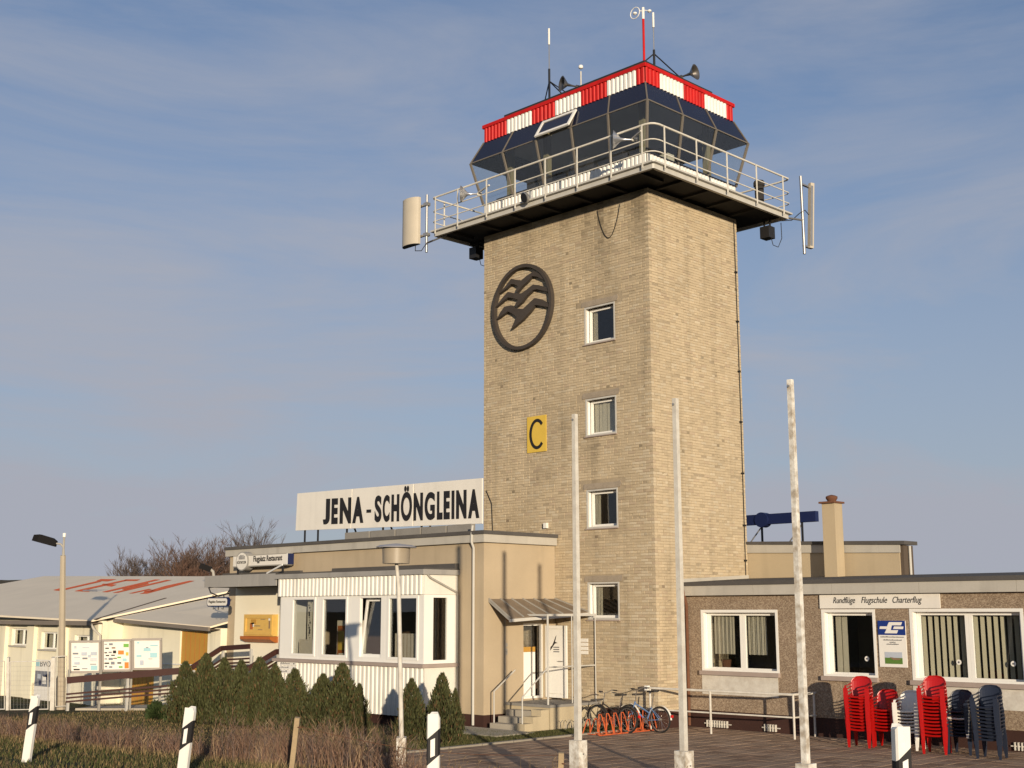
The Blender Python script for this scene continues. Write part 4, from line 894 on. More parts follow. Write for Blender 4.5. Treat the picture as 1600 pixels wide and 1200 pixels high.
b.prism([(oc.x + orx * math.cos(2 * math.pi * i / n), SY - .05, oc.z + orz * math.sin(2 * math.pi * i / n)) for i in range(n)], (0, .26, 0)); cr = b.build('crest', 'fascia_grey', ls, smooth=False)
b = MB(); b.prism([(oc.x + orx * .88 * math.cos(2 * math.pi * i / n), SY - .06, oc.z + orz * .88 * math.sin(2 * math.pi * i / n)) for i in range(n)], (0, .009, 0)); b.build('crest_face', 'sign_white', cr)
b = MB()
for k in range(5): b.prism([(oc.x - .14 + .07 * k - .022, SY - .065, oc.z + .06), (oc.x - .14 + .07 * k + .022, SY - .065, oc.z + .06), (oc.x - .15 + .075 * k + .02, SY - .065, oc.z + .17 + (.03 if k in (1, 2, 3) else 0)), (oc.x - .15 + .075 * k - .02, SY - .065, oc.z + .17 + (.03 if k in (1, 2, 3) else 0))], (0, .004, 0))
b.build('crown', 'grey_print', cr); text_part('lettering', 'KÖSTRITZER', 'black_print', cr, (oc.x - .27, SY - .061, oc.z - .08), (1, 0, 0), (0, 0, 1), .54, .10, bold=.01)
text_part('lettering', 'Flugplatz Restaurant', 'black_print', ls, (at(396, 877, 'y', SY).x, SY - .001, oc.z - .09), (1, 0, 0), (0, 0, 1), at(441, 877, 'y', SY).x - at(396, 877, 'y', SY).x, .24, bold=.02)
b = MB()
for x in (s0.x + .15, s1.x - .4): b.box(x, SY + .06, 4.162, x + .05, SY + .11, zb - .036)
b.build('support', 'black_metal', ls)
# ---- hanging scroll sign under the canopy corner
hs = thing('hanging_sign', 'small white hanging sign on curled iron below the canopy corner', 'sign', (-15.2, BY - .1, 3.0)); HY = BY - .10
h0 = at(325, 948, 'y', HY); h1 = at(358, 933, 'y', HY)
def rrect(x0, x1, z0, z1, r): return [(x0 + r, z0), (x1 - r, z0), (x1, z0 + r), (x1, z1 - r), (x1 - r, z1), (x0 + r, z1), (x0, z1 - r), (x0, z0 + r)]
b = MB(); b.prism([(x, HY - .05, z) for x, z in rrect(h0.x, h1.x, h0.z, h1.z, .07)], (0, .10, 0)); b.build('box', 'navy', hs)
b = MB(); b.prism([(x, HY - .058, z) for x, z in rrect(h0.x + .04, h1.x - .03, h0.z + .035, h1.z - .035, .05)], (0, .007, 0)); b.build('face', 'sign_white', hs)
text_part('lettering', 'Flugplatz Restaurant', 'black_print', hs, (h0.x + .12, HY - .059, (h0.z + h1.z) / 2 - .05), (1, 0, 0), (0, 0, 1), h1.x - h0.x - .22, .10, bold=.01)
b = MB(); cxs = (h0.x + h1.x) / 2; w = (h1.x - h0.x) / 2
b.tube([(cxs - w, HY, 3.78), (cxs - w * .8, HY, 3.62), (cxs, HY, 3.50), (cxs + w * .8, HY, 3.58), (cxs + w, HY, 3.68)], .022, 6)
for s in (-.55, .5): b.tube([(cxs + w * s, HY, h1.z), (cxs + w * s, HY, 3.54)], .02, 6)
b.tube([(cxs - w, HY, 3.78), (cxs - w * .9, HY + .15, 3.80)], .025, 6); b.tube([(cxs - .3, HY, h0.z), (cxs - .3, HY, h0.z - .08), (cxs - .2, HY, h0.z - .06)], .012, 5); b.tube([(cxs, HY, h0.z), (cxs, HY, h0.z - .10)], .016, 5); b.tube([(cxs + .3, HY, h0.z), (cxs + .3, HY, h0.z - .08), (cxs + .2, HY, h0.z - .06)], .012, 5)
b.build('scrollwork', 'black_metal', hs)
# ---- big name sign and its ballast blocks on the roof
ns = thing('roof_sign', 'long white roof sign with the airfield name in black capitals', 'sign', (-8, -2.4, 5.2)); NY = -2.45
a = [at(461, 829, 'y', NY), at(754, 818, 'y', NY), at(754, 747, 'y', NY), at(464, 771, 'y', NY)]
for k in range(3):
    t0, t1 = k / 3, (k + 1) / 3; e = .003
    MB().prism([a[0].lerp(a[1], t0 + e), a[0].lerp(a[1], t1 - e), a[3].lerp(a[2], t1 - e), a[3].lerp(a[2], t0 + e)], (0, .05, 0)).build('panel', 'sign_white', ns)
rt = (a[1] - a[0]).normalized(); l0 = at(506, 820, 'y', NY); l1 = at(567, 820, 'y', NY)
def on_sign(u0, u1, v0, v1, txt, sp=1.0):
    # u in photo px along the sign, measured at the sign's lower edge
    x0 = at(u0, 800, 'y', NY).x; x1 = at(u1, 800, 'y', NY).x; f0 = (x0 - a[0].x) / (a[1].x - a[0].x)
    base = a[0].lerp(a[1], f0); H = (a[3] - a[0]).length
    text_part('lettering', txt, 'black_print', ns, (base.x, NY - .001, base.z + H * v0), rt, (0, 0, 1), x1 - x0, H * (v1 - v0), bold=.03 if txt == 'Ö' else (.055 if txt not in 'GCS' else .038), thick=.012)
for ch_, c0_, c1_ in (('J', 237, 275), ('E', 285, 320), ('N', 332, 396), ('A', 404, 466), ('S', 530, 568), ('C', 576, 614), ('H', 625, 669), ('Ö', 679, 741), ('N', 751, 803), ('G', 814, 871), ('L', 884, 915), ('E', 922, 956), ('I', 967, 982), ('N', 993, 1051), ('A', 1061, 1124)):
    on_sign(440 + c0_ / 3.636, 440 + c1_ / 3.636, .13, .99 if ch_ == 'Ö' else .80, ch_)
on_sign(573, 580, .38, .46, '-')
b = MB()
for t in (.05, .13, .3, .5, .7, .9): p = a[0].lerp(a[1], t); b.box(p.x - .02, NY + .052, ZL1 + .10, p.x + .02, NY + .10, p.z + .9); t > .2 and b.beam((p.x, NY + .09, p.z + .6), (p.x, NY + .55, ZL1 + .12), .04, .04)
b.build('support', 'black_metal', ns)
for i in range(5):
    u0 = 546 + 40 * i; p0 = at(u0, 830 - 1.6 * i, 'y', NY + .05); p1 = at(u0 + 37, 830 - 1.6 * i, 'y', NY + .05)
    o = MB().box(p0.x, NY - .12, ZL1 + .102, p1.x, NY + .04, ZL1 + .33).build('ballast_block', 'concrete_grey', None, (p0.x, NY, ZL1 + .10)); tag(o, ('leftmost', 'second from left', 'middle', 'second from right', 'rightmost')[i] + ' of the grey concrete blocks below the roof sign', 'concrete block', 'ballast blocks under the roof sign')
# ================================================================== RIGHT WING
YB = 1.225; ZE0, ZE1 = 3.413, 3.667; RX1 = 16.0
rw = thing('flight_school_building', 'low brown pebble-dashed wing right of the tower', 'building', (7, 4, 0))
WN = [(.513, 2.905, 1.455, 3.04), (4.17, 5.625, 1.44, 3.045), (6.507, 9.19, 1.42, 3.055), (10.4, 12.4, 1.42, 3.05)]
SB = .07
b = MB(); wall_y(b, .013, RX1, .46, ZE0, YB, .32, [(x0 + SB, x1 - .07, z0 + .02, z1 - .06) for x0, x1, z0, z1 in WN]); b.box(RX1 - .3, YB + .32, .46, RX1, 9.5, ZE0); b.box(4.75, 9.2, .46, RX1 - .3, 9.5, ZE0)
b.build('wall', 'pebble_dash', rw)
MB().box(.025, YB + .02, 0, RX1 - .01, YB + .3, .459).build('plinth', 'plinth', rw)
b = MB(); b.box(.02, YB + .33, .4, RX1 - .31, 9.1, .6); b.build('floor', 'interior_warm', rw); MB().box(.02, 4.7, .6, RX1 - .31, 4.8, ZE0).build('inner_wall', 'interior_wall', rw); MB().box(3.3, YB + .33, .6, 3.4, 4.69, ZE0).build('inner_wall', 'interior_wall', rw)
b = MB(); b.prism([(.014, YB + .33, ZE0 + .003), (RX1, YB + .33, ZE0 + .003), (RX1, 9.6, ZE0 + .003), (.014, 9.6, ZE0 + .003)], (0, 0, .1)); b.build('ceiling', 'interior_dark', rw)
n = 7
for i in range(n):
    x0 = .013 + (RX1 - .013) * i / n; x1 = .013 + (RX1 - .013) * (i + 1) / n; MB().box(x0 + .003, YB - .16, ZE0, x1 - .003, YB - .02, ZE1).build('roof_fascia', 'fascia', rw)
MB().box(.014, YB - .019, ZE0 + .002, RX1, YB + .32, ZE1 - .002).build('eave_board', 'eave_dark', rw)
b = MB(); b.prism([(.013, YB - .19, ZE1 + .002), (.013, YB - .19, ZE1 + .10), (.013, 4.24, ZE1 + .26), (.013, 9.6, ZE1 + .30), (.013, 9.6, ZE1 - .1), (.013, YB + .3, ZE1 + .003)], (RX1 - .0, 0, 0)); b.build('roof', 'roof_felt', rw)
MB().tube([(.07, YB - .22, ZE1 - .04), (.08, YB - .12, ZE0 - .05), (.08, YB - .05, ZE0 - .25), (.08, YB - .05, .05)], .04, 8).build('downpipe', 'rust', rw, smooth=True)
MB().beam((.03, YB - .18, ZE1 + .14), (.03, 4.15, ZE1 + .30), .03, .10).build('flashing', 'fascia', rw)
for wi, (x0, x1, z0, z1) in enumerate(WN):
    b = MB(); frame_y(b, x0, x1, z0, z1, .07, YB - .012, YB + .002); su = b.build('surround', 'white_paint', rw)
    b = MB(); b.box(x0 + SB + .001, YB + .003, z0 + .021, x0 + SB + .014, YB + .168, z1 - .061); b.box(x1 - .084, YB + .003, z0 + .021, x1 - .071, YB + .168, z1 - .061); b.box(x0 + SB + .015, YB + .003, z1 - .075, x1 - .085, YB + .168, z1 - .061); b.build('reveal', 'white_paint', rw)
    MB().box(x0 - .03, YB - .10, z0 - .085, x1 + .02, YB + .2, z0 + .019).build('window_sill', 'sill', rw)
    cols = 1 if wi == 1 else 2; X0, X1 = x0 + SB + .015, x1 - .085; Z0_, Z1_ = z0 + .022, z1 - .062
    for c in range(cols):
        u0 = X0 + (X1 - X0) * c / cols; u1 = X0 + (X1 - X0) * (c + 1) / cols
        b = MB(); frame_y(b, u0 + .002, u1 - .002, Z0_, Z1_, .085, YB + .17, YB + .235); f = b.build('window_frame', 'white_frame', rw)
        MB().box(u0 + .09, YB + .20, Z0_ + .085, u1 - .09, YB + .206, Z1_ - .085).build('pane', 'glass', f)
        if wi == 1: sp = [(u0 + .10, .30, 1)]
        elif wi == 0: sp = [(u0 + .10, .62, 5), (u1 - .2, .12, 1)] if c == 0 else [(u0 + .06, .55, 4)]
        else: sp = [(u0 + .06 + .155 * k, .085, 1) for k in range(8)]
        zl = Z0_ + (.42 if wi == 0 else .06)
        for s0_, w, k in sp:
            b = MB()
            for j in range(max(1, k * 2)):
                w1 = w / max(1, k * 2); 
                if wi >= 2:
                    b.quad((s0_, YB + .30, zl), (s0_ + w * .9, YB + .36, zl), (s0_ + w * .9, YB + .36, Z1_ - .05), (s0_, YB + .30, Z1_ - .05)); break
                b.box(s0_ + j * w1, YB + .33 + .03 * (j % 2), zl, s0_ + (j + 1) * w1, YB + .335 + .03 * (j % 2), Z1_ - .04)
            b.build('blind_slat' if wi >= 2 else 'curtain', 'blind' if wi >= 2 else 'curtain', rw)
        if wi >= 1:
            b = MB(); b.lathe([(.06, 0), (.06, .004)], (u1 - .30, YB + .195, Z0_ + .42), (0, -1, 0), 16); k = b.build('sticker', 'paper', f)
            MB().lathe([(.022, 0), (.022, .004)], (u1 - .30, YB + .190, Z0_ + .42), (0, -1, 0), 10).build('sticker_dot', 'grey_print', f)
for x0, x1 in ((.50, 2.85), (6.5, 9.2), (10.4, 12.4)):
    b = MB(); b.box(x0, YB - .012, .875, x1, YB - .001, 1.365); b.build('apron_panel', 'white_worn', rw)
fp = MB().lathe([(.10, 0), (.13, .22), (.14, .25)], (1.0, YB + .4, 1.5), (0, 0, 1), 14).build('flower_pot', 'rust', None, (1.0, YB + .4, 1.5)); tag(fp, 'brown flower pot inside the first window right of the tower', 'flower pot')
MB().box(.64, YB + .321, 1.35, 2.83, YB + .62, 1.499).build('inner_sill', 'interior_warm', rw)
for x0, n in ((.575, 9), (2.36, 5), (8.75, 4), (9.35, 4)):
    b = MB(); w = n * .078
    for k in range(n): b.box(x0 + .05 + k * .078, YB - .045, .045, x0 + .075 + k * .078, YB + .018, .215)
    b.box(x0 - .03, YB - .03, .12, x0 + w + .12, YB - .012, .145); b.build('vent_grille', 'white_worn', rw)
# sign board and poster
sb = thing('flight_sign', 'white board reading Rundflüge Flugschule Charterflug above the windows', 'sign', (5.7, YB - .03, 3.07))
MB().box(4.16, YB - .045, 3.066, 7.30, YB - .014, 3.400).build('board', 'sign_white', sb)
text_part('lettering', 'Rundflüge', 'black_print', sb, (at(1302, 945, 'y', YB - .05).x, YB - .046, 3.145), (1, 0, 0), (0, 0, 1), .60, .19, shear=.3)
text_part('lettering', 'Flugschule', 'black_print', sb, (at(1346, 945, 'y', YB - .05).x, YB - .046, 3.145), (1, 0, 0), (0, 0, 1), .68, .19, shear=.3)
text_part('lettering', 'Charterflug', 'black_print', sb, (at(1395, 945, 'y', YB - .05).x, YB - .046, 3.145), (1, 0, 0), (0, 0, 1), .74, .19, shear=.3)
po = thing('flight_poster', 'white poster with a blue head and an aircraft photo between two windows', 'poster', (6.0, YB - .03, 1.7))
PX0, PX1, PZ0, PZ1 = 5.70, 6.40, 1.715, 2.78
MB().box(PX0, YB - .03, PZ0, PX1, YB - .003, PZ1).build('board', 'paper', po); MB().box(PX0, YB - .035, 2.45, PX1, YB - .0305, PZ1).build('blue_head', 'sign_blue', po)
b = MB(); ux = lambda u: PX0 + (PX1 - PX0) * u; vz = lambda v: 2.45 + .33 * v
for q in (((.42, .90), (.90, .90), (.85, .68), (.36, .68)), ((.36, .68), (.52, .68), (.47, .34), (.30, .34)), ((.30, .34), (.74, .34), (.69, .12), (.24, .12)), ((.08, .60), (.34, .60), (.32, .42), (.06, .42)), ((.60, .60), (.94, .60), (.92, .42), (.56, .42))): b.prism([(ux(u), YB - .0395, vz(v)) for u, v in q], (0, .004, 0))
b.build('emblem', 'paper', po)
rr = random.Random(31)
for v, w in ((2.405, .60), (2.335, .46), (2.285, .14), (2.24, .30)):
    b = MB(); x = (PX0 + PX1) / 2 - w / 2; e = x + w
    while x < e: k = rr.uniform(.008, .02); b.box(x, YB - .033, v - .012, x + k, YB - .0305, v + rr.choice((.008, .008, .016))); x += k + .007
    b.build('lettering', 'grey_print', po)
b = MB(); b.box(ux(.20), YB - .034, 1.93, ux(.84), YB - .0305, 2.06); b.build('photo_sky', 'print_sky', po); MB().box(ux(.20), YB - .034, 1.79, ux(.84), YB - .0305, 1.929).build('photo_field', 'print_field', po)
b = MB(); b.prism([(ux(.38), YB - .0375, 1.945), (ux(.50), YB - .0375, 1.88), (ux(.74), YB - .0375, 1.885), (ux(.80), YB - .0375, 1.915), (ux(.60), YB - .0375, 1.925)], (0, .003, 0)); b.build('photo_aircraft', 'print_brown', po)
# ---- taller block behind, with chimney
rk = thing('rear_block', 'taller tan rendered block with flat felt roof behind the right wing', 'building', (0, 7, 0)); KX1 = 4.72
b = MB(); b.prism([(-3.0, TD + .02, 0), (KX1, TD + .02, 0), (KX1, TD + .02, 4.68), (-3.0, TD + .02, 4.98)], (0, .53, 0)); b.box(-3.0, TD + .551, 0, 1.0, 10.5, 4.50); b.build('wall', 'plaster_upper', rk)
b = MB(); b.prism([(-3.0, TD - .03, 4.74), (KX1 + .04, TD - .03, 4.50), (KX1 + .04, TD - .03, 4.70), (-3.0, TD - .03, 5.0)], (0, .045, 0)); b.build('roof_fascia', 'fascia', rk)
b = MB(); b.prism([(-3.0, TD - .07, 5.002), (KX1 + .2, TD - .07, 4.702), (KX1 + .2, TD - .07, 4.80), (-3.0, TD - .07, 5.07)], (0, .70, 0)); b.build('roof', 'roof_felt', rk); b = MB(); b.box(-3.0, TD + .64, 4.501, 1.1, 10.6, 4.86); b.build('roof', 'roof_felt', rk)
MB().box(KX1 + .002, TD + .06, 3.7, KX1 + .10, TD + .56, 4.69).build('side_cladding', 'eave_dark', rk); MB().tube([(KX1 + .15, TD + .3, 4.68), (KX1 + .15, TD + .3, 3.8)], .035, 8).build('downpipe', 'rail_grey', rk)
ch = thing('chimney', 'square tan rendered chimney with a rusty cowl on the right wing roof', 'chimney', (2.7, 3.8, 3.7)); hx0 = at(1286, 850, 'y', 3.7).x; hx1 = at(1311, 850, 'y', 3.7).x; hz = at(1298, 786, 'y', 3.7).z
MB().box(hx0, 3.72, 3.7, hx1 - .10, 4.11, hz).build('stack', 'plaster_upper', ch); MB().box(hx0 - .05, 3.64, hz + .001, hx1 - .05, 4.16, hz + .05).build('cap_slab', 'rust', ch); xm = (hx0 + hx1) / 2 - .05
MB().lathe([(.11, 0), (.13, .05), (.16, .09), (.16, .14), (.10, .17), (.02, .19)], (xm, 3.92, hz + .051), (0, 0, 1), 14).build('cowl', 'rust', ch, smooth=True)
MB().tube([(hx0 - .05, 4.1, 4.68), (hx0 - .05, 4.1, 3.9)], .02, 6).build('conductor', 'white_paint', ch)
bs = thing('light_box_sign', 'blue back of a roof sign on struts behind the tower', 'sign', (0, 6.5, 5)); k0 = at(1120, 810, 'y', 6.5); k1 = at(1274, 808, 'y', 6.5)
MB().box(k0.x, 6.5, 5.62, k1.x, 6.68, 5.93).build('box', 'navy', bs); o1 = at(1190, 811, 'y', 6.5); b = MB(); b.prism([(o1.x + .24 * math.cos(2 * math.pi * i / 24), 6.46, 5.76 + .23 * math.sin(2 * math.pi * i / 24)) for i in range(24)], (0, .26, 0)); b.build('crest', 'navy', bs)
for px in (1190, 1253): x = at(px, 830, 'y', 6.55).x; MB().box(x - .025, 6.55, 4.86, x + .025, 6.6, 5.62).build('post', 'black_metal', bs); MB().beam((x - .02, 6.58, 5.55), (x - .35, 6.2, 4.88), .035, .035).build('strut', 'black_metal', bs)
# ================================================================== LONG LOW HALL (far left)
HY0 = -3.9; hr = at(158, 971, 'y', HY0); hl = at(0, 960, 'y', HY0); HX1 = hr.x; HX0 = -46.0; HK = (hl.z - hr.z) / (hr.x - hl.x) * .6; GB_ = -.35
def ez(x): return hr.z + (HX1 - x) * HK
HYR = 4.6; rdl = at(97, 902, 'y', HYR); rdr = at(330, 903, 'y', HYR); RK = (rdl.z - rdr.z) / (rdr.x - rdl.x)
HK = RK
def rz(x): return rdr.z + (rdr.x - x) * RK
hall = thing('airfield_hall', 'long cream hall with a pale low-pitched roof at the far left', 'hall', (-30, 2, GB_))
wins = []
for (p0, p1, q0, q1) in ((19, 982, 42, 1009), (65, 987, 90, 1015), (117, 992, 143, 1020)):
    u = at(p0, p1, 'y', HY0); v = at(q0, q1, 'y', HY0); wins.append((u.x, v.x, v.z, u.z))
for k in range(1, 6): w = wins[0]; wins.append((w[0] - 2.66 * k, w[1] - 2.66 * k, w[2], w[3]))
b = MB(); wall_y(b, HX0, HX1, GB_, hr.z - .02, HY0, .25, wins); b.box(HX0, HY0 + .25, GB_, HX0 + .25, 13, hr.z); b.box(HX0, HY0 + .02, hr.z - .02, HX1, HY0 + .22, hr.z + .02)
b.add([(HX1 - .25, HY0 + .251, GB_), (HX1, HY0 + .251, GB_), (HX1, HYR, GB_), (HX1 - .25, HYR, GB_), (HX1 - .25, HY0 + .251, hr.z), (HX1, HY0 + .251, hr.z), (HX1, HYR, rz(HX1) - .08), (HX1 - .25, HYR, rz(HX1) - .08)], ((0, 3, 2, 1), (4, 5, 6, 7), (0, 1, 5, 4), (1, 2, 6, 5), (2, 3, 7, 6), (3, 0, 4, 7)))
b.box(HX0 + .25, HY0 + 3.5, GB_, HX1 - .26, HY0 + 3.6, hr.z)
b.build('wall', 'cream_wall', hall)
for x0, x1, z0, z1 in wins:
    b = MB(); frame_y(b, x0 + .003, x1 - .003, z0 + .003, z1 - .003, .06, HY0 + .09, HY0 + .15); xm = x0 + (x1 - x0) * .62; b.box(xm - .04, HY0 + .08, z0 + .06, xm + .04, HY0 + .15, z1 - .06); f = b.build('window', 'white_frame', hall)
    MB().box(x0 + .063, HY0 + .115, z0 + .063, x1 - .063, HY0 + .12, z1 - .063).build('pane', 'glass', f)
    MB().box(x0 - .08, HY0 - .10, z0 - .06, x1 + .08, HY0 + .08, z0 - .002).build('window_sill', 'fascia', hall)
    b = MB(); b.box(x0 + .07, HY0 + .3, z0, x0 + (x1 - x0) * .42, HY0 + .31, z1); b.build('curtain', 'curtain', hall)
for k in range(9):
    x = wins[0][1] + .25 - 2.66 * (k - 2); 
    if x < HX1 - .1: MB().box(x, HY0 - .14, GB_, x + .62, HY0 - .001, hr.z - .05).build('pilaster', 'cream_wall', hall)
ov = .45
def strip_roof(b, x0, x1, f): 
    for (y0, z0), (y1, z1) in zip(f, f[1:]): pass
q = [(HX0 - .3, HY0 - ov, ez(HX0) - .02), (HX1 + .12, HY0 - ov, ez(HX1) - .02), (HX1 + .12, HYR, rz(HX1)), (HX0 - .3, HYR, rz(HX0))]
MB().prism(q, (0, 0, .07)).build('roof', 'hangar_roof', hall)
q2 = [(HX0 - .3, HYR + .001, rz(HX0)), (HX1 + .12, HYR + .001, rz(HX1)), (HX1 + .12, 13.2, ez(HX1)), (HX0 - .3, 13.2, ez(HX0))]
MB().prism(q2, (0, 0, .07)).build('roof', 'hangar_roof', hall)
def on_roof(x, y, lift=.0):
    t = (y - (HY0 - ov)) / (HYR - (HY0 - ov)); return Vector((x, y, (ez(x) - .02) * (1 - t) + rz(x) * t + .071 + lift))
def roof_px(px, py):
    lo, hi = 10.0, 140.0
    for _ in range(50):
        m = (lo + hi) / 2; p = atd(px, py, m); s_ = on_roof(p.x, p.y).z
        if p.z > s_: lo = m
        else: hi = m
    return atd(px, py, (lo + hi) / 2)
pa = roof_px(115, 972 - 5) ; pb2 = roof_px(162, 927)
MB().beam(on_roof(-22.6, HY0 - ov + .1, .01), on_roof(-24.6, HY0 + 3.6, .01), .10, .02).build('roof_joint', 'eave_dark', hall)
pj = roof_px(152, 922); b = MB(); b.box(pj.x - .7, pj.y - .35, pj.z - .1, pj.x + .7, pj.y + .35, pj.z + .02); b.build('skylight', 'print_grey', hall)
# painted letters, each laid out on the roof slope
def roof_stroke(name, pts_list):
    b = MB()
    for quad in pts_list:
        w = [roof_px(*p) for p in quad]; b.add([p + Vector((0, 0, .014)) for p in w], (tuple(range(len(w))),))
    b.build(name, 'roof_orange', hall)
def zz(*p): return [(70 + x / 6.154, 895 + y / 6.154) for x, y in p]
roof_stroke('painted_letter', [zz((80, 168), (155, 148), (205, 150), (205, 164), (150, 176)), zz((205, 150), (205, 164), (545, 86), (510, 80)), zz((495, 78), (540, 62), (690, 64), (600, 84))])
roof_stroke('painted_letter', [zz((285, 178), (345, 162), (440, 166), (425, 184)), zz((345, 162), (400, 166), (830, 68), (775, 68)), zz((775, 66), (920, 66), (880, 80), (760, 80)), zz((545, 118), (560, 106), (690, 116), (640, 134))])
roof_stroke('painted_letter', [zz((548, 186), (600, 188), (1110, 68), (1060, 66)), zz((650, 194), (700, 194), (1220, 72), (1170, 70)), zz((840, 128), (990, 96), (1000, 106), (760, 166), (740, 160))])
roof_stroke('painted_letter', [zz((805, 200), (850, 200), (1030, 160), (1000, 156)), zz((910, 204), (985, 202), (1440, 80), (1390, 78), (1150, 130)), zz((960, 178), (1075, 160), (1040, 182), (950, 190))])
b = MB(); b.box(HX0 - .3, HY0 - ov - .06, hr.z - .14, HX1 + .12, HY0 - ov - .002, hr.z + .02); b.build('gutter', 'gutter', hall)
MB().box(HX0 - .2, HY0 - ov + .01, hr.z - .10, HX1 + .1, HY0 - .002, hr.z - .04).build('eave_board', 'eave_dark', hall)
dp = at(151, 985, 'y', HY0 - .2); MB().tube([(dp.x, HY0 - ov, hr.z - .08), (dp.x, HY0 - .3, hr.z - .28), (dp.x + .05, HY0 - .08, hr.z - .5), (dp.x + .05, HY0 - .08, GB_)], .05, 8).build('downpipe', 'fascia', hall, smooth=True)
# annexe set back beside it
v1 = at(193, 967, 'x', HX1); AY = v1.y; AX1 = XW - .03; ae0 = v1.z; ae1 = at(352, 983, 'y', AY).z
an = thing('hall_annexe', 'cream annexe with ochre doors between the long hall and the restaurant', 'building', (-19, -2, GB_))
o0 = at(282, 990, 'y', AY); o1 = at(325, 990, 'y', AY); lo0 = at(201, 1050, 'y', AY); lo1 = at(241, 1050, 'y', AY)
b = MB(); wall_y(b, HX1 + .02, AX1, GB_, ae1 + .02, AY, .25, [(lo0.x, lo1.x, GB_, 1.30), (o0.x, min(o1.x, AX1 - .1), .4, 2.36)]); b.prism([(HX1 + .02, AY, ae1 + .02), (AX1, AY, ae1 + .02), (HX1 + .02, AY, ae0 - .05)], (0, .25, 0)); b.build('wall', 'cream_wall', an)
for (x0, x1, z0, z1) in ((o0.x, min(o1.x, AX1 - .1), .4, 2.36), (lo0.x, lo1.x, GB_, 1.30)):
    d = MB().box(x0 + .002, AY + .06, z0, x1 - .002, AY + .11, z1).build('door', 'ochre_door', an)
    b = MB(); n = 6
    for k in range(1, n): x = x0 + (x1 - x0) * k / n; b.box(x - .008, AY + .054, z0 + .02, x + .008, AY + .0598, z1 - .02)
    b.build('batten', 'cabinet_wood', d)
b = MB(); b.beam((o0.x - 1.4, AY - .08, 1.22), (AX1, AY - .08, 1.24), .03, .035); b.build('rail', 'white_paint', an)
ys = AY - .42; yb_ = 2.2; rs = .185
q = [(HX1 + .14, ys, ae0 - .02), (AX1 - .0, ys, ae1 + .03), (AX1 - .0, yb_, ae1 + .03 + rs * (yb_ - ys) + .25), (HX1 + .14, yb_, ae0 - .02 + rs * (yb_ - ys))]
MB().prism(q, (0, 0, .06)).build('roof', 'hangar_roof', an)
MB().beam(Vector(q[0]) + Vector((0, -.03, -.03)), Vector(q[1]) + Vector((0, -.03, -.03)), .08, .12).build('gutter', 'gutter', an); MB().beam(Vector(q[0]) + Vector((0, .2, -.05)), Vector(q[1]) + Vector((0, .2, -.05)), .36, .03).build('eave_board', 'eave_dark', an)
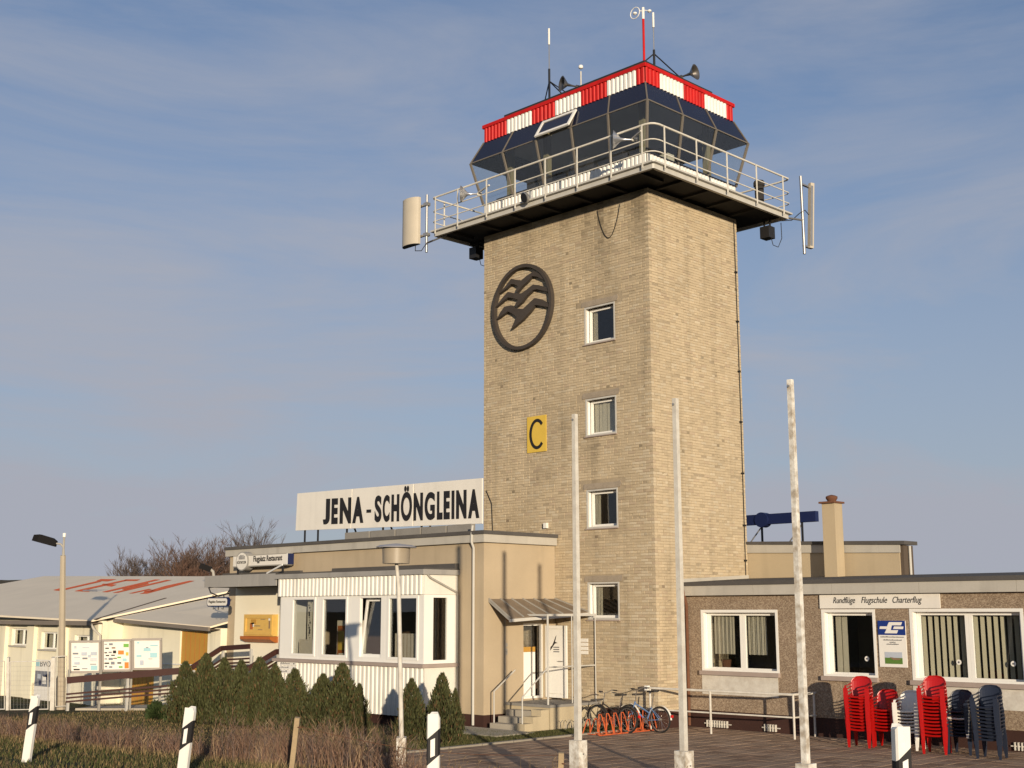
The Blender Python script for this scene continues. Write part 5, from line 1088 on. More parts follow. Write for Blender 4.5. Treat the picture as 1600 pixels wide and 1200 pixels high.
# ================================================================== NOTICE BOARD, RAMP RAILINGS, GATE
nb = thing('notice_board', 'three-part notice board full of papers in front of the cream hall', 'notice board', atd(180, 1110, 39.6)); D0 = 39.5
def bd(px, py, dd=0.0): return atd(px, py, D0 - dd)
NV = FW.copy(); NV.z = 0; NV.normalize()
rn = random.Random(4)
for k, (x0, x1, y0, y1) in enumerate(((108, 158, 1001, 1052), (159, 206, 999, 1049.5), (206.5, 253, 997.5, 1047))):
    b = MB(); w = 3.4
    for a, c in (((x0, y0 + w / 2), (x1, y0 + w / 2 - .6)), ((x0, y1 - w / 2), (x1, y1 - w / 2 - .6)), ((x0 + w / 2, y0 + w), (x0 + w / 2, y1 - w)), ((x1 - w / 2, y0 + w), (x1 - w / 2, y1 - w))): b.beam(bd(*a), bd(*c), .068, .06, NV)
    f = b.build('frame', 'board_frame', nb)
    MB().prism([bd(x0 + w, y1 - w), bd(x1 - w, y1 - w), bd(x1 - w, y0 + w), bd(x0 + w, y0 + w)], NV * .02).build('backing', 'paper', nb)
    sheets = {0: [(.05, .35, .2, .06, 'print_grey'), (.36, .33, .2, .12, 'print_sky'), (.70, .32, .22, .12, 'print_sky'), (.1, .5, .22, .03, 'print_sky'), (.4, .52, .18, .06, 'print_grey'), (.68, .55, .24, .04, 'print_sky'), (.68, .62, .24, .03, 'print_sky'), (.1, .68, .2, .09, 'print_sky'), (.05, .82, .14, .03, 'print_grey'), (.08, .92, .22, .05, 'black_print'), (.38, .9, .2, .03, 'print_grey'), (.7, .8, .24, .16, 'print_cyan'), (.1, .1, .08, .1, 'print_sky'), (.4, .15, .25, .03, 'print_sky'), (.6, .42, .1, .1, 'print_sky'), (.68, .74, .22, .03, 'print_grey')],
              1: [(.02, .08, .1, .03, 'print_grey'), (.2, .06, .14, .07, 'print_grey'), (.05, .22, .14, .04, 'black_print'), (.3, .2, .14, .05, 'print_brown'), (.02, .38, .1, .04, 'black_print'), (.18, .36, .12, .05, 'print_grey'), (.35, .32, .12, .1, 'black_print'), (.07, .48, .13, .04, 'black_print'), (.28, .47, .14, .04, 'black_print'), (.02, .6, .1, .04, 'print_grey'), (.18, .58, .16, .08, 'print_grey'), (.36, .58, .14, .04, 'print_brown'), (.02, .75, .18, .05, 'black_print'), (.27, .72, .14, .1, 'print_grey'), (.52, .74, .15, .05, 'black_print'), (.04, .86, .08, .06, 'print_grey'), (.2, .88, .12, .06, 'print_grey'), (.76, .08, .2, .12, 'print_green'), (.55, .32, .22, .14, 'print_orange'), (.8, .74, .16, .22, 'print_orange'), (.52, .54, .14, .05, 'print_green'), (.85, .38, .1, .12, 'yellow'), (.58, .88, .14, .06, 'print_green'), (.72, .6, .16, .1, 'print_cyan')],
              2: [(.1, .04, .1, .07, 'print_cyan'), (.62, .15, .3, .05, 'print_cyan'), (.36, .27, .28, .12, 'print_cyan'), (.62, .44, .28, .18, 'print_cyan'), (.08, .52, .2, .08, 'print_cyan'), (.55, .66, .16, .02, 'print_grey'), (.22, .72, .14, .18, 'print_sky'), (.45, .24, .1, .04, 'print_grey')]}[k]
    for u, v, ww, hh, m in sheets:
        W = x1 - x0 - 2 * w; H = y1 - y0 - 2 * w; a = x0 + w + u * W; c = y0 + w + v * H
        MB().prism([bd(a, c + hh * H, .02), bd(a + ww * W, c + hh * H, .02), bd(a + ww * W, c, .02), bd(a, c, .02)], NV * .008).build('paper', m, nb)
b = MB()
for px in (109.5, 158.5, 206.2, 252):
    t = bd(px, 1002); b.box(t.x - .03, t.y - .0, GB_, t.x + .03, t.y + .06, bd(px, 1046).z)
b.build('post', 'pipe_grey', nb)
def rail_run(name, label, pts, base, low, group, wtop=.20):
    """brown plank handrail on steel posts with three thin lower rails"""
    t = thing(name, label, 'railing', base[0], group)
    for a, c in zip(pts, pts[1:]):
        MB().beam(a, c, .06, wtop).build('top_plank', 'brown_wood', t)
        for k in range(3): o = Vector((0, 0, -low - .115 * k)); MB().beam(Vector(a) + o, Vector(c) + o, .04, .055).build('lower_rail', 'brown_wood', t)
    for p, z in zip(pts if len(base) == len(pts) else base, base): 
        q = Vector(p); b = MB(); b.box(q.x - .035, q.y + .03, z.z, q.x + .035, q.y + .10, q.z - .08); b.build('post', 'rail_grey', t)
    return t
a0, a1, a2 = atd(105, 1063, 39.2), atd(197, 1055, 39.1), atd(285, 1048, 39.0)
rail_run('ramp_railing', 'brown plank railing along the ramp in front of the notice board', [a0, a1, a2], [Vector((a0.x, a0.y, ground_z(a0.x, a0.y))), Vector((a1.x, a1.y, -.1)), Vector((a2.x, a2.y, -.1))], .42, 'brown railings at the restaurant entrance')
a0, a1, a2 = at(300, 1043, 'x', -14.15), at(346, 1013, 'x', -14.15), Vector((0, 0, 0)); a2 = at(390, 1010, 'y', a1.y)
rail_run('stair_railing', 'brown plank railing rising on the left of the restaurant steps', [a0, a1, a2], [Vector((a0.x, a0.y, 0)), Vector((a1.x, a1.y, 0)), Vector((a2.x, a2.y, 0))], .36, 'brown railings at the restaurant entrance', .15)
a0, a1 = at(384, 1047, 'x', -11.95), at(432, 1018, 'x', -11.95); a2 = Vector((-11.55, a1.y, a1.z))
rail_run('stair_railing', 'brown plank railing rising on the right of the restaurant steps beside the bay', [a0, a1, a2], [Vector((a0.x, a0.y, 0)), Vector((a1.x, a1.y, 0)), Vector((a2.x, a2.y, 0))], .22, 'brown railings at the restaurant entrance', .15)
MB_ramp = MB(); r0, r1 = atd(108, 1110, 39.2), atd(290, 1096, 39.0)
MB_ramp.prism([(r0.x, r0.y + .2, -.06), (r1.x, r1.y + .2, -.05), (r1.x - 1.0, r1.y + 1.4, .0), (r0.x - 1.0, r0.y + 1.4, -.1)], (0, 0, .12)); tag(MB_ramp.build('path', 'concrete'), kind='structure')
gt = thing('wire_gate', 'white tube-framed wire gate at the far left', 'gate', atd(50, 1112, 39.4)); gz = 39.4
b = MB(); b.beam(atd(12, 1114, gz), atd(13, 1027, gz), .09, .09, NV); b.build('post', 'white_worn', gt); b = MB(); b.beam(atd(82, 1116, gz), atd(84, 1027, gz), .13, .13, NV); b.build('post', 'white_worn', gt)
for x0, x1, y0, y1 in ((16, 75, 1034, 1108), (-40, 7, 1034, 1108), (87, 104, 1026, 1103)):
    b = MB(); b.tube([atd(x0, y0, gz), atd(x1, y0 - 1, gz), atd(x1, y1, gz), atd(x0, y1 + 1, gz), atd(x0, y0, gz)], .022, 6, False); lf_ = b.build('leaf_frame', 'white_worn', gt)
    b = MB(); n = max(3, int((x1 - x0) / 5))
    for k in range(1, n): x = x0 + (x1 - x0) * k / n; b.tube([atd(x, y0, gz), atd(x, y1, gz)], .002, 3, False)
    for k in range(1, 10): y = y0 + (y1 - y0) * k / 10; b.tube([atd(x0, y, gz), atd(x1, y, gz)], .0018, 3, False)
    o = b.build('wire_mesh', 'galvanised', lf_)
bn = thing('banner', 'white banner with letters and a dark picture on the hall wall behind the gate', 'banner', at(66, 1110, 'y', HY0 - .2)); BN = HY0 - .17
u0, u1 = at(56, 1030, 'y', BN), at(81, 1030, 'y', BN); MB().box(u0.x, BN, at(56, 1105, 'y', BN).z, u1.x, BN + .02, u0.z).build('cloth', 'paper', bn)
MB().box(u0.x + .03, BN - .004, at(60, 1072, 'y', BN).z, u1.x - .03, BN - .0005, at(60, 1048, 'y', BN).z).build('picture', 'print_grey', bn)
for u, v, w, h, m in ((.15, .55, .25, .3, 'print_sky'), (.5, .2, .3, .5, 'paper'), (.3, .1, .15, .3, 'navy'), (.75, .5, .2, .4, 'navy'), (.55, .7, .3, .15, 'navy')):
    zb_, zt_ = at(60, 1072, 'y', BN).z, at(60, 1048, 'y', BN).z; xa = u0.x + .05 + (u1.x - u0.x - .1) * u; MB().box(xa, BN - .008, zb_ + (zt_ - zb_) * v * .9, xa + (u1.x - u0.x) * w * .8, BN - .0045, zb_ + (zt_ - zb_) * min(.98, v * .9 + h)).build('picture_patch', m, bn)
MB().box(u0.x + .05, BN - .004, at(60, 1041, 'y', BN).z, u0.x + .36, BN - .0005, at(60, 1032, 'y', BN).z).build('blue_block', 'print_cyan', bn)
text_part('lettering', 'BVO', 'grey_print', bn, (u0.x + .42, BN - .001, at(60, 1041, 'y', BN).z), (1, 0, 0), (0, 0, 1), (u1.x - u0.x) - .5, at(60, 1032, 'y', BN).z - at(60, 1041, 'y', BN).z)
# ---- street lamps
sp = thing('street_lamp', 'concrete lamp post with a dark head on a short arm at the far left', 'street lamp', atd(95, 1103, 39.8)); d = 39.8
B0, B1, B2 = atd(95, 1104, d), atd(98.5, 868, d), atd(100.5, 836, d); B0.z = ground_z(B0.x, B0.y) - .05
MB().tube([B0, atd(95.5, 1060, d), atd(96, 1056, d), B1], [.15, .15, .12, .085], 8).build('post', 'stake_concrete' if 'stake_concrete' in MATS else P('stake_concrete', (.42, .36, .27), .9, .08, 2, .06, 40, .3, 50), sp)
MB().tube([B1, B2], .035, 8).build('pipe', 'pipe_grey', sp); MB().tube([atd(100, 868, d), atd(99.5, 856, d), atd(95, 850, d), atd(86, 849, d)], .03, 8).build('arm', 'pipe_grey', sp, smooth=True)
MB().lathe([(.05, -.06), (.05, .06)], B2, (0, 0, 1), 8).build('cap', 'white_paint', sp)
h0, h1 = atd(88, 849.5, d), atd(53, 840, d); dd = (h1 - h0); nn = RT.cross(dd).normalized(); side = dd.cross(Vector((0, 0, 1))).normalized() * .16; up = side.cross(dd).normalized(); up = up if up.z > 0 else -up
b = MB(); v = []
for q, hh, ss in ((h0, .08, .6), (h0.lerp(h1, .2), .14, .95), (h0.lerp(h1, .75), .15, 1.0), (h1, .09, .75)): v += [q - side * ss - up * .10, q + side * ss - up * .10, q + side * ss * .8 + up * hh, q - side * ss * .8 + up * hh]
f = [(0, 3, 2, 1), (12, 13, 14, 15)]
for i in range(3):
    for j in range(4): f.append((i * 4 + j, i * 4 + (j + 1) % 4, i * 4 + 4 + (j + 1) % 4, i * 4 + 4 + j))
b.add(v, f); b.build('lamp_head', 'lamp_head', sp)
s2 = thing('street_lamp', 'second dark lamp head showing above the entrance canopy', 'street lamp', atd(334, 960, 52)); d = 52
MB().tube([Vector((atd(334, 930, d).x, atd(334, 930, d).y, 0)), atd(334, 900, d), atd(333, 893, d), atd(328, 889, d)], .06, 8).build('post', 'pipe_grey', s2); MB().beam(atd(330, 890, d), atd(313, 884, d), .30, .22).build('lamp_head', 'lamp_head', s2)
ml = thing('park_lamp', 'white lamp post with a drum shade and flat lid before the bay', 'lamp post', atd(628, 1205, 23)); d = 23
q = atd(627, 1190, d); gzl = ground_z(q.x, q.y); top = atd(619.5, 880, d); base = Vector((q.x, q.y, gzl - .05)); foot = atd(627.2, 1152, d)
MB().tube([foot, atd(623, 920, d), top], [.044, .040, .032], 10).build('post', 'white_worn', ml, smooth=True); MB().beam(base, foot, .17, .17, NV).build('foot', 'white_peeling', ml)
c = atd(619, 868, d); MB().lathe([(.245, -.145), (.255, .135), (.25, .14)], c, (0, 0, 1), 24).build('shade', 'lamp_drum', ml, smooth=True); MB().lathe([(.368, .142), (.372, .152), (.30, .185), (.05, .215), (.01, .217)], c, (.01, 0, 1), 28).build('lid', 'lamp_lid', ml, smooth=True)
# ================================================================== FLAGPOLES
for i, (x, y, tx, m, lab) in enumerate(((6.642, -10.365, 6.36, 'white_worn', 'leftmost white flagpole in front of the tower'), (8.881, -10.43, 6.36, 'white_worn', 'middle white flagpole in front of the tower'), (11.097, -10.54, 6.36, 'white_peeling', 'rightmost flagpole with badly peeling white paint'))):
    t = thing('flagpole', lab, 'flagpole', (x, y, 0), 'flagpoles in the yard')
    b = MB(); r0, r1 = .047, .037
    ang = math.radians(45); 
    for k in range(1):
        v = []
        for z, r in ((.25, r0), (3.0, .043), (tx, r1)): v += [(x - r, y - r, z), (x + r, y - r, z), (x + r, y + r, z), (x - r, y + r, z)]
        f = [(0, 3, 2, 1), (8, 9, 10, 11)] + [(j * 4 + k2, j * 4 + (k2 + 1) % 4, j * 4 + 4 + (k2 + 1) % 4, j * 4 + 4 + k2) for j in range(2) for k2 in range(4)]
        b.add(v, f)
    b.build('pole', m, t); b = MB(); b.box(x - .105, y - .105, 0, x - .064, y + .105, .915); b.box(x + .064, y - .105, 0, x + .105, y + .105, .915); b.box(x - .063, y - .105, 0, x + .063, y - .066, .915); b.build('socket', 'white_peeling', t)
    MB().lathe([(.018, 0), (.018, .03)], (x, y - r1, tx - .1), (0, -1, 0), 8).build('cleat', 'galvanised', t)
    for zb_ in (.7, .3): MB().tube([(x - .12, y, zb_), (x + .12, y, zb_)], .014, 6).build('bolt', 'galvanised', t)
# ================================================================== RAILING, BIKE RACK, BICYCLES
rg = thing('handrail', 'white tube railing in front of the brown wing beside the tower', 'railing', (2, .2, 0)); e0, e1, e2 = Vector((-.12, -.30, 1.06)), Vector((3.92, .22, 1.04)), Vector((3.92, 1.20, 1.04))
for dz in (0, -.53): 
    o = Vector((0, 0, dz)); MB().tube([e0 + o, e1 + o, e2 + o], .030 if dz == 0 else .02, 8).build('rail', 'white_worn', rg, smooth=True)
for p in (e0.lerp(e1, .02), e0.lerp(e1, .45), e1, Vector((3.92, 1.12, 1.04))): MB().tube([(p.x, p.y, 0), (p.x, p.y, 1.04)], .028, 8).build('post', 'white_worn', rg)
MB().box(e0.x - .05, e0.y - .05, 1.0, e0.x + .05, e0.y + .05, 1.12).build('cap', 'white_paint', rg)
rk_ = thing('bike_rack', 'orange-red wire bicycle rack at the foot of the tower', 'bicycle rack', (-.2, -1.2, 0))
for x in (-.42, .12):
    MB().tube([(x, -2.45, .03), (x, -.25, .03)], .016, 6).build('base_rail', 'orange_paint', rk_)
for i in range(8):
    y = -2.35 + .28 * i
    for x, h, s in ((-.42, .38, -1), (.12, .52, 1)):
        b = MB(); p = [(x, y - .12, .03), (x - .06 * s, y - .05, h * .8), (x - .08 * s, y - .02, h), (x - .08 * s, y + .05, h), (x - .06 * s, y + .09, h * .8), (x, y + .16, .03)]; b.tube(p, .014, 6); b.build('hoop', 'orange_paint', rk_, smooth=True)
    MB().tube([(-.42, y + .02, .03), (.12, y + .02, .03)], .012, 6).build('cross_bar', 'orange_paint', rk_)
def bicycle(name, label, cx, y, fr_mat, fender, bars=1.05, seat=.92, back=False):
    """city bicycle heading -X; rear hub at x = cx"""
    t = thing(name, label, 'bicycle', (cx, y, 0), 'bicycles in the rack'); R = .31; fxw = cx - 1.0
    for x, nm in ((cx, 'rear'), (fxw, 'front')):
        n = 28; ring = lambda r, yy=0: [(x + r * math.cos(2 * math.pi * k / n), y + yy, R + .022 + r * math.sin(2 * math.pi * k / n)) for k in range(n + 1)]
        wl = MB().tube(ring(R), .022, 6, False).build('wheel', 'tyre', t, smooth=True); MB().tube(ring(R - .03), .013, 5, False).build('rim', 'chrome', wl)
        b = MB()
        for k in range(14): a = 2 * math.pi * k / 14; b.tube([(x + .02 * math.cos(a + 1), y + (.025 if k % 2 else -.025), R + .022 + .02 * math.sin(a + 1)), (x + (R - .03) * math.cos(a), y, R + .022 + (R - .03) * math.sin(a))], .003, 3, False)
        b.lathe([(.025, -.05), (.025, .05)], (x, y, R + .022), (0, 1, 0), 8); b.build('spokes', 'chrome', wl)
        m = MB(); arc = range(3, 13) if nm == 'rear' else range(3, 14)
        for k0, k1 in zip(list(arc), list(arc)[1:]):
            a0_ = math.radians(-20 + 17 * k0 - (30 if nm == 'rear' else 20)); a1_ = math.radians(-20 + 17 * k1 - (30 if nm == 'rear' else 20)); rr = R + .045
            c0, c1 = [(x + rr * math.cos(a), R + .022 + rr * math.sin(a)) for a in (a0_, a1_)]; m.add([(c0[0], y - .03, c0[1]), (c0[0], y + .03, c0[1]), (c1[0], y + .03, c1[1]), (c1[0], y - .03, c1[1])], ((0, 1, 2, 3),))
        m.build('mudguard', fender, t)
    hub = Vector((cx, y, R + .022)); fh = Vector((fxw, y, R + .022)); bb = Vector((cx - .43, y, .29)); st_ = Vector((cx - .26, y, .62)); hd = Vector((fxw + .20, y, .74)); hd0 = Vector((fxw + .14, y, .56))
    b = MB(); b.tube([bb, st_], .02, 8); b.tube([bb, hd0 + Vector((.02, 0, -.02))], .024, 8); b.tube([st_ * .55 + bb * .45, hd - Vector((0, 0, .05))], .018, 8); b.tube([hd, hd0], .022, 8)
    for s in (-.045, .045): b.tube([bb + Vector((0, s * .6, 0)), hub + Vector((0, s, 0))], .011, 6); b.tube([st_ + Vector((0, s * .4, -.03)), hub + Vector((0, s, 0))], .009, 6); b.tube([hd0 + Vector((0, s * .8, -.02)), fh + Vector((0, s, 0))], .012, 6)
    b.build('frame', fr_mat, t, smooth=True)
    b = MB(); b.tube([st_, Vector((cx - .20, y, seat - .03))], .013, 6); b.build('seat_post', 'chrome', t)
    b = MB(); b.prism([(cx - .40, y - .025, seat), (cx - .25, y - .05, seat + .005), (cx - .10, y - .10, seat + .02), (cx - .06, y, seat + .02), (cx - .10, y + .10, seat + .02), (cx - .25, y + .05, seat + .005), (cx - .40, y + .025, seat)], (0, 0, .045)); b.build('saddle', 'saddle', t)
    b = MB(); hb = Vector((fxw + .25, y, bars - .06)); b.tube([hd, hb], .012, 6); b.tube([hb + Vector((.16, -.28, .05)), hb + Vector((.02, -.26, .06)), hb + Vector((-.02, -.1, .0)), hb, hb + Vector((-.02, .1, .0)), hb + Vector((.02, .26, .06)), hb + Vector((.16, .28, .05))], .011, 6); hbo = b.build('handlebar', 'chrome', t, smooth=True)
    for s in (-1, 1): MB().tube([hb + Vector((.06, .27 * s, .056)), hb + Vector((.18, .282 * s, .05))], .017, 6).build('grip', 'saddle', hbo)
    b = MB(); b.lathe([(.08, -.004), (.08, .004)], bb + Vector((0, -.05, 0)), (0, 1, 0), 14); b.tube([bb + Vector((0, -.07, 0)), bb + Vector((.12, -.07, -.11))], .009, 5); b.tube([bb + Vector((0, .07, 0)), bb + Vector((-.12, .07, .11))], .009, 5); b.box(bb.x + .08, y - .16, bb.z - .13, bb.x + .16, y - .08, bb.z - .11); b.box(bb.x - .16, y + .08, bb.z + .10, bb.x - .08, y + .16, bb.z + .12); b.build('crank', 'chrome', t)
    b = MB(); b.box(cx + R + .05, y - .03, .40, cx + R + .09, y + .03, .46); b.build('tail_reflector', 'reflector_red', t)
    b = MB(); b.lathe([(.03, .05), (.045, 0), (.045, -.02)], hd0 + Vector((-.06, 0, .06)), (1, 0, 0), 10); b.build('head_lamp', 'black_metal', t)
bicycle('bicycle', 'light blue bicycle with pale mudguards at the right end of the rack', .62, -.72, 'blue_paint', 'white_paint', 1.08, .98)
bicycle('bicycle', 'dark bicycle with wide handlebar behind the orange rack hoops', .10, -1.36, 'dark_paint', 'dark_paint', 1.02, .90)
b = MB()
for i in range(8):
    y = -2.0 + .24 * i; b.tube([(-1.62, y, .0), (-1.62, y + .03, .20), (-1.62, y + .1, .26), (-1.62, y + .17, .20), (-1.62, y + .20, 0)], .008, 5)
o = b.build('border_fence', 'pipe_grey', None, (-1.62, -1.2, 0)); tag(o, 'low wire hoop edging along the landing wall', 'edging')
# ================================================================== PLASTIC CHAIRS
def chair_parts(mat):
    out = []
    b = MB(); n = 6                                   # seat: dished slab with rolled front lip
    prof = [(-.245, .402), (-.255, .418), (-.235, .432), (-.15, .425), (0, .405), (.14, .40), (.22, .42)]
    for x0, x1 in zip([-.225 + .09 * k for k in range(5)], [-.135 + .09 * k for k in range(5)]):
        for (y0, z0), (y1, z1) in zip(prof, prof[1:]):
            d0 = -.018 * (1 - (x0 / .225) ** 2); d1 = -.018 * (1 - (x1 / .225) ** 2); b.quad((x0, y0, z0 + d0), (x1, y0, z0 + d1), (x1, y1, z1 + d1), (x0, y1, z1 + d0))
            b.quad((x0, y0 + .012, z0 + d0 - .012), (x0, y1 + .012, z1 + d0 - .012), (x1, y1 + .012, z1 + d1 - .012), (x1, y0 + .012, z0 + d1 - .012))
    out.append(('seat', b.mesh('seat', mat, smooth=True)))
    b = MB(); rows = [(.40, .20, .235), (.52, .225, .245), (.64, .25, .265), (.74, .245, .285), (.80, .205, .30), (.835, .13, .305)]; m = 8   # rounded backrest
    for (z0, w0, y0), (z1, w1, y1) in zip(rows, rows[1:]):
        for k in range(m):
            if k in (2, 5) and .5 < z0 < .7: pass
            u0, u1 = -1 + 2 * k / m, -1 + 2 * (k + 1) / m
            def C_(u, z, w, y, o): return (w * u, y - .05 * u * u * (1 if z < .8 else .6) + o, z)
            b.quad(C_(u0, z0, w0, y0, 0), C_(u1, z0, w0, y0, 0), C_(u1, z1, w1, y1, 0), C_(u0, z1, w1, y1, 0)); b.quad(C_(u0, z0, w0, y0, .014), C_(u0, z1, w1, y1, .014), C_(u1, z1, w1, y1, .014), C_(u1, z0, w0, y0, .014))
    b.tube([(-.20, .185, .40), (-.25, .21, .60), (-.246, .23, .74), (-.208, .265, .80), (-.125, .30, .84), (0, .31, .85), (.125, .30, .84), (.208, .265, .80), (.246, .23, .74), (.25, .21, .60), (.20, .185, .40)], .014, 6)
    out.append(('backrest', b.mesh('backrest', mat, smooth=True)))
    for s in (-1, 1):
        b = MB(); pts = [(s * .245, .22, .70), (s * .268, .10, .662), (s * .275, -.08, .655), (s * .27, -.20, .645), (s * .262, -.245, .60)]
        for p, q in zip(pts, pts[1:]): b.beam(p, q, .05, .018)
        out.append(('armrest', b.mesh('armrest', mat)))
        for (x0, y0, z0), (x1, y1, z1) in ((((s * .262), -.25, .60), (s * .245, -.275, 0)), ((s * .215, .20, .42), (s * .235, .275, 0))):
            b = MB(); a, c = Vector((x0, y0, z0)), Vector((x1, y1, z1)); v = []
            for q, w in ((a, .050), (a.lerp(c, .35), .048), (c, .026)): v += [q + Vector((-w, -w * .5, 0)), q + Vector((w, -w * .5, 0)), q + Vector((w, w * .5, 0)), q + Vector((-w, w * .5, 0))]
            b.add(v, [(0, 3, 2, 1), (8, 9, 10, 11)] + [(j * 4 + k, j * 4 + (k + 1) % 4, j * 4 + 4 + (k + 1) % 4, j * 4 + 4 + k) for j in range(2) for k in range(4)]); out.append(('leg', b.mesh('leg', mat)))
    return out
CP = {k: chair_parts(MATS[k + '_plastic']) for k in ('red', 'white', 'navy')}
ORD = ['bottom', 'second from bottom', 'third from bottom', 'fourth from bottom', 'fifth from bottom', 'sixth from bottom', 'seventh from bottom', 'eighth from bottom', 'ninth from bottom', 'tenth from bottom', 'eleventh from bottom', 'twelfth from bottom']
def sx_(px, y): return (at(px, 1140, 'y', y).x, y)
STK = [(sx_(1347, -.18), 14, ['red'] * 11, 'leftmost red stack'), (sx_(1386, .16), 12, ['red'] * 7, 'short red stack'), (sx_(1422, .12), 10, ['white'] * 7, 'white stack'), (sx_(1463, -.24), 16, ['red'] * 12, 'red stack right of the white one'), (sx_(1503, .05), 8, ['navy'] * 5 + ['white'] + ['navy'] * 2, 'dark stack holding a white chair'), (sx_(1548, -.30), 8, ['navy'] * 10, 'rightmost dark stack')]
for (x, y), rot, cols_, lab in STK:
    for i, c in enumerate(cols_):
        a = math.radians(rot + random.uniform(-2.2, 2.2)); x += random.uniform(-.006, .006); y += random.uniform(-.005, .005); f = Vector((math.sin(a), -math.cos(a), 0))
        o = thing('plastic_chair', ('dark blue' if c == 'navy' else c) + ' plastic chair, ' + (ORD[i] if i < len(cols_) - 1 else 'topmost') + ' in the ' + lab, 'chair', Vector((x, y, .016 + .072 * i)) + f * (.006 * i), 'stacked plastic chairs'); o.rotation_euler = (0, 0, a); o.scale = (.92, .92, .95)
        for nm, me in CP[c]: link_mesh(nm, me, o)
# ================================================================== ROADSIDE MARKER POSTS, STAKES
def marker(label, px_top, py_top, dep, h, lean_px, yaw):
    top = atd(px_top, py_top, dep); gz_ = ground_z(top.x, top.y); base = Vector((top.x, top.y, top.z - h)); base = base - RT * (lean_px / FPX * dep)
    t = thing('marker_post', label, 'marker post', base, 'roadside marker posts'); ax = (top - base).normalized(); xx = (RT - ax * RT.dot(ax)).normalized(); yy = ax.cross(xx)
    c, s = math.cos(yaw), math.sin(yaw); X_, Y_ = xx * c + yy * s, yy * c - xx * s; H = (top - base).length
    sec = [(-.062, -.035), (-.05, -.052), (.05, -.052), (.062, -.035), (.062, .02), (.03, .058), (-.03, .058), (-.062, .02)]
    def slab(name, mat, f0, f1, grow=0.0):
        b = MB(); k = 1 + grow; lo = []; hi = []
        for u, v in sec: lo.append(base + X_ * u * k + Y_ * v * k + ax * f0(u)); hi.append(base + X_ * u * k + Y_ * v * k + ax * f1(u))
        n = len(sec); b.add(lo + hi, [tuple(range(n - 1, -1, -1)), tuple(range(n, 2 * n))] + [(i, (i + 1) % n, (i + 1) % n + n, i + n) for i in range(n)]); return b.build(name, mat, t)
    b0 = lambda u: H - .46 + u * .85; b1 = lambda u: H - .21 + u * .85
    slab('body', 'post_white', lambda u: -.15, b0); slab('black_band', 'black_print', b0, b1, .012)
    slab('top', 'post_white', b1, lambda u: H - .05 + .05 * math.sqrt(max(0, 1 - (u / .063) ** 2)) - (.02 if u > .055 else 0))
    b = MB(); f = base + Y_ * -.0545; b.prism([f + X_ * -.022 + ax * (H - .43), f + X_ * .022 + ax * (H - .41), f + X_ * .022 + ax * (H - .245), f + X_ * -.022 + ax * (H - .265)], Y_ * -.004); b.build('reflector', 'reflector_white', t)
marker('leaning white marker post with black band at the far left of the verge', 57, 1085, 18.3, .92, 8.5, -.25)
marker('white marker post with black band in front of the evergreen shrubs', 299, 1103, 14.7, 1.0, 12, -.25)
marker('white marker post with black band in front of the bay', 678, 1112, 12.4, 1.0, 0, -.1)
marker('white marker post with black band in front of the stacked chairs', 1406, 1130, 9.2, 1.0, 4, .25)
for (px, py, px2, dep, lab) in ((465, 1121, 456, 16.0, 'weathered wooden stake standing in the bare hedge'), (877, 1176, 874, 14.4, 'short wooden stake in front of the leftmost flagpole')):
    top = atd(px, py, dep); bot = atd(px2, py + 80, dep); g = ground_z(bot.x, bot.y); k = (top.z - g + .05) / max(.1, top.z - bot.z); bot = top.lerp(bot, k)
    t = thing('stake', lab, 'stake', bot, 'wooden fence stakes'); MB().beam(bot, top, .062, .062, NV).build('post', 'stake_wood', t); b = MB(); b.tube([top + Vector((-.05, 0, -.12)), top + Vector((.05, 0, -.12))], .008, 5); b.build('staple', 'rust', t)
s1_, s2_ = atd(465, 1135, 16.0), atd(877, 1180, 14.4); pts = [s1_.lerp(s2_, k / 10) + Vector((0, 0, -.12 * math.sin(math.pi * k / 10))) for k in range(11)]
o = MB().tube(pts, .003, 4).build('fence_wire', 'rust', None, s1_); tag(o, 'slack wire strung between the two wooden stakes', 'wire')
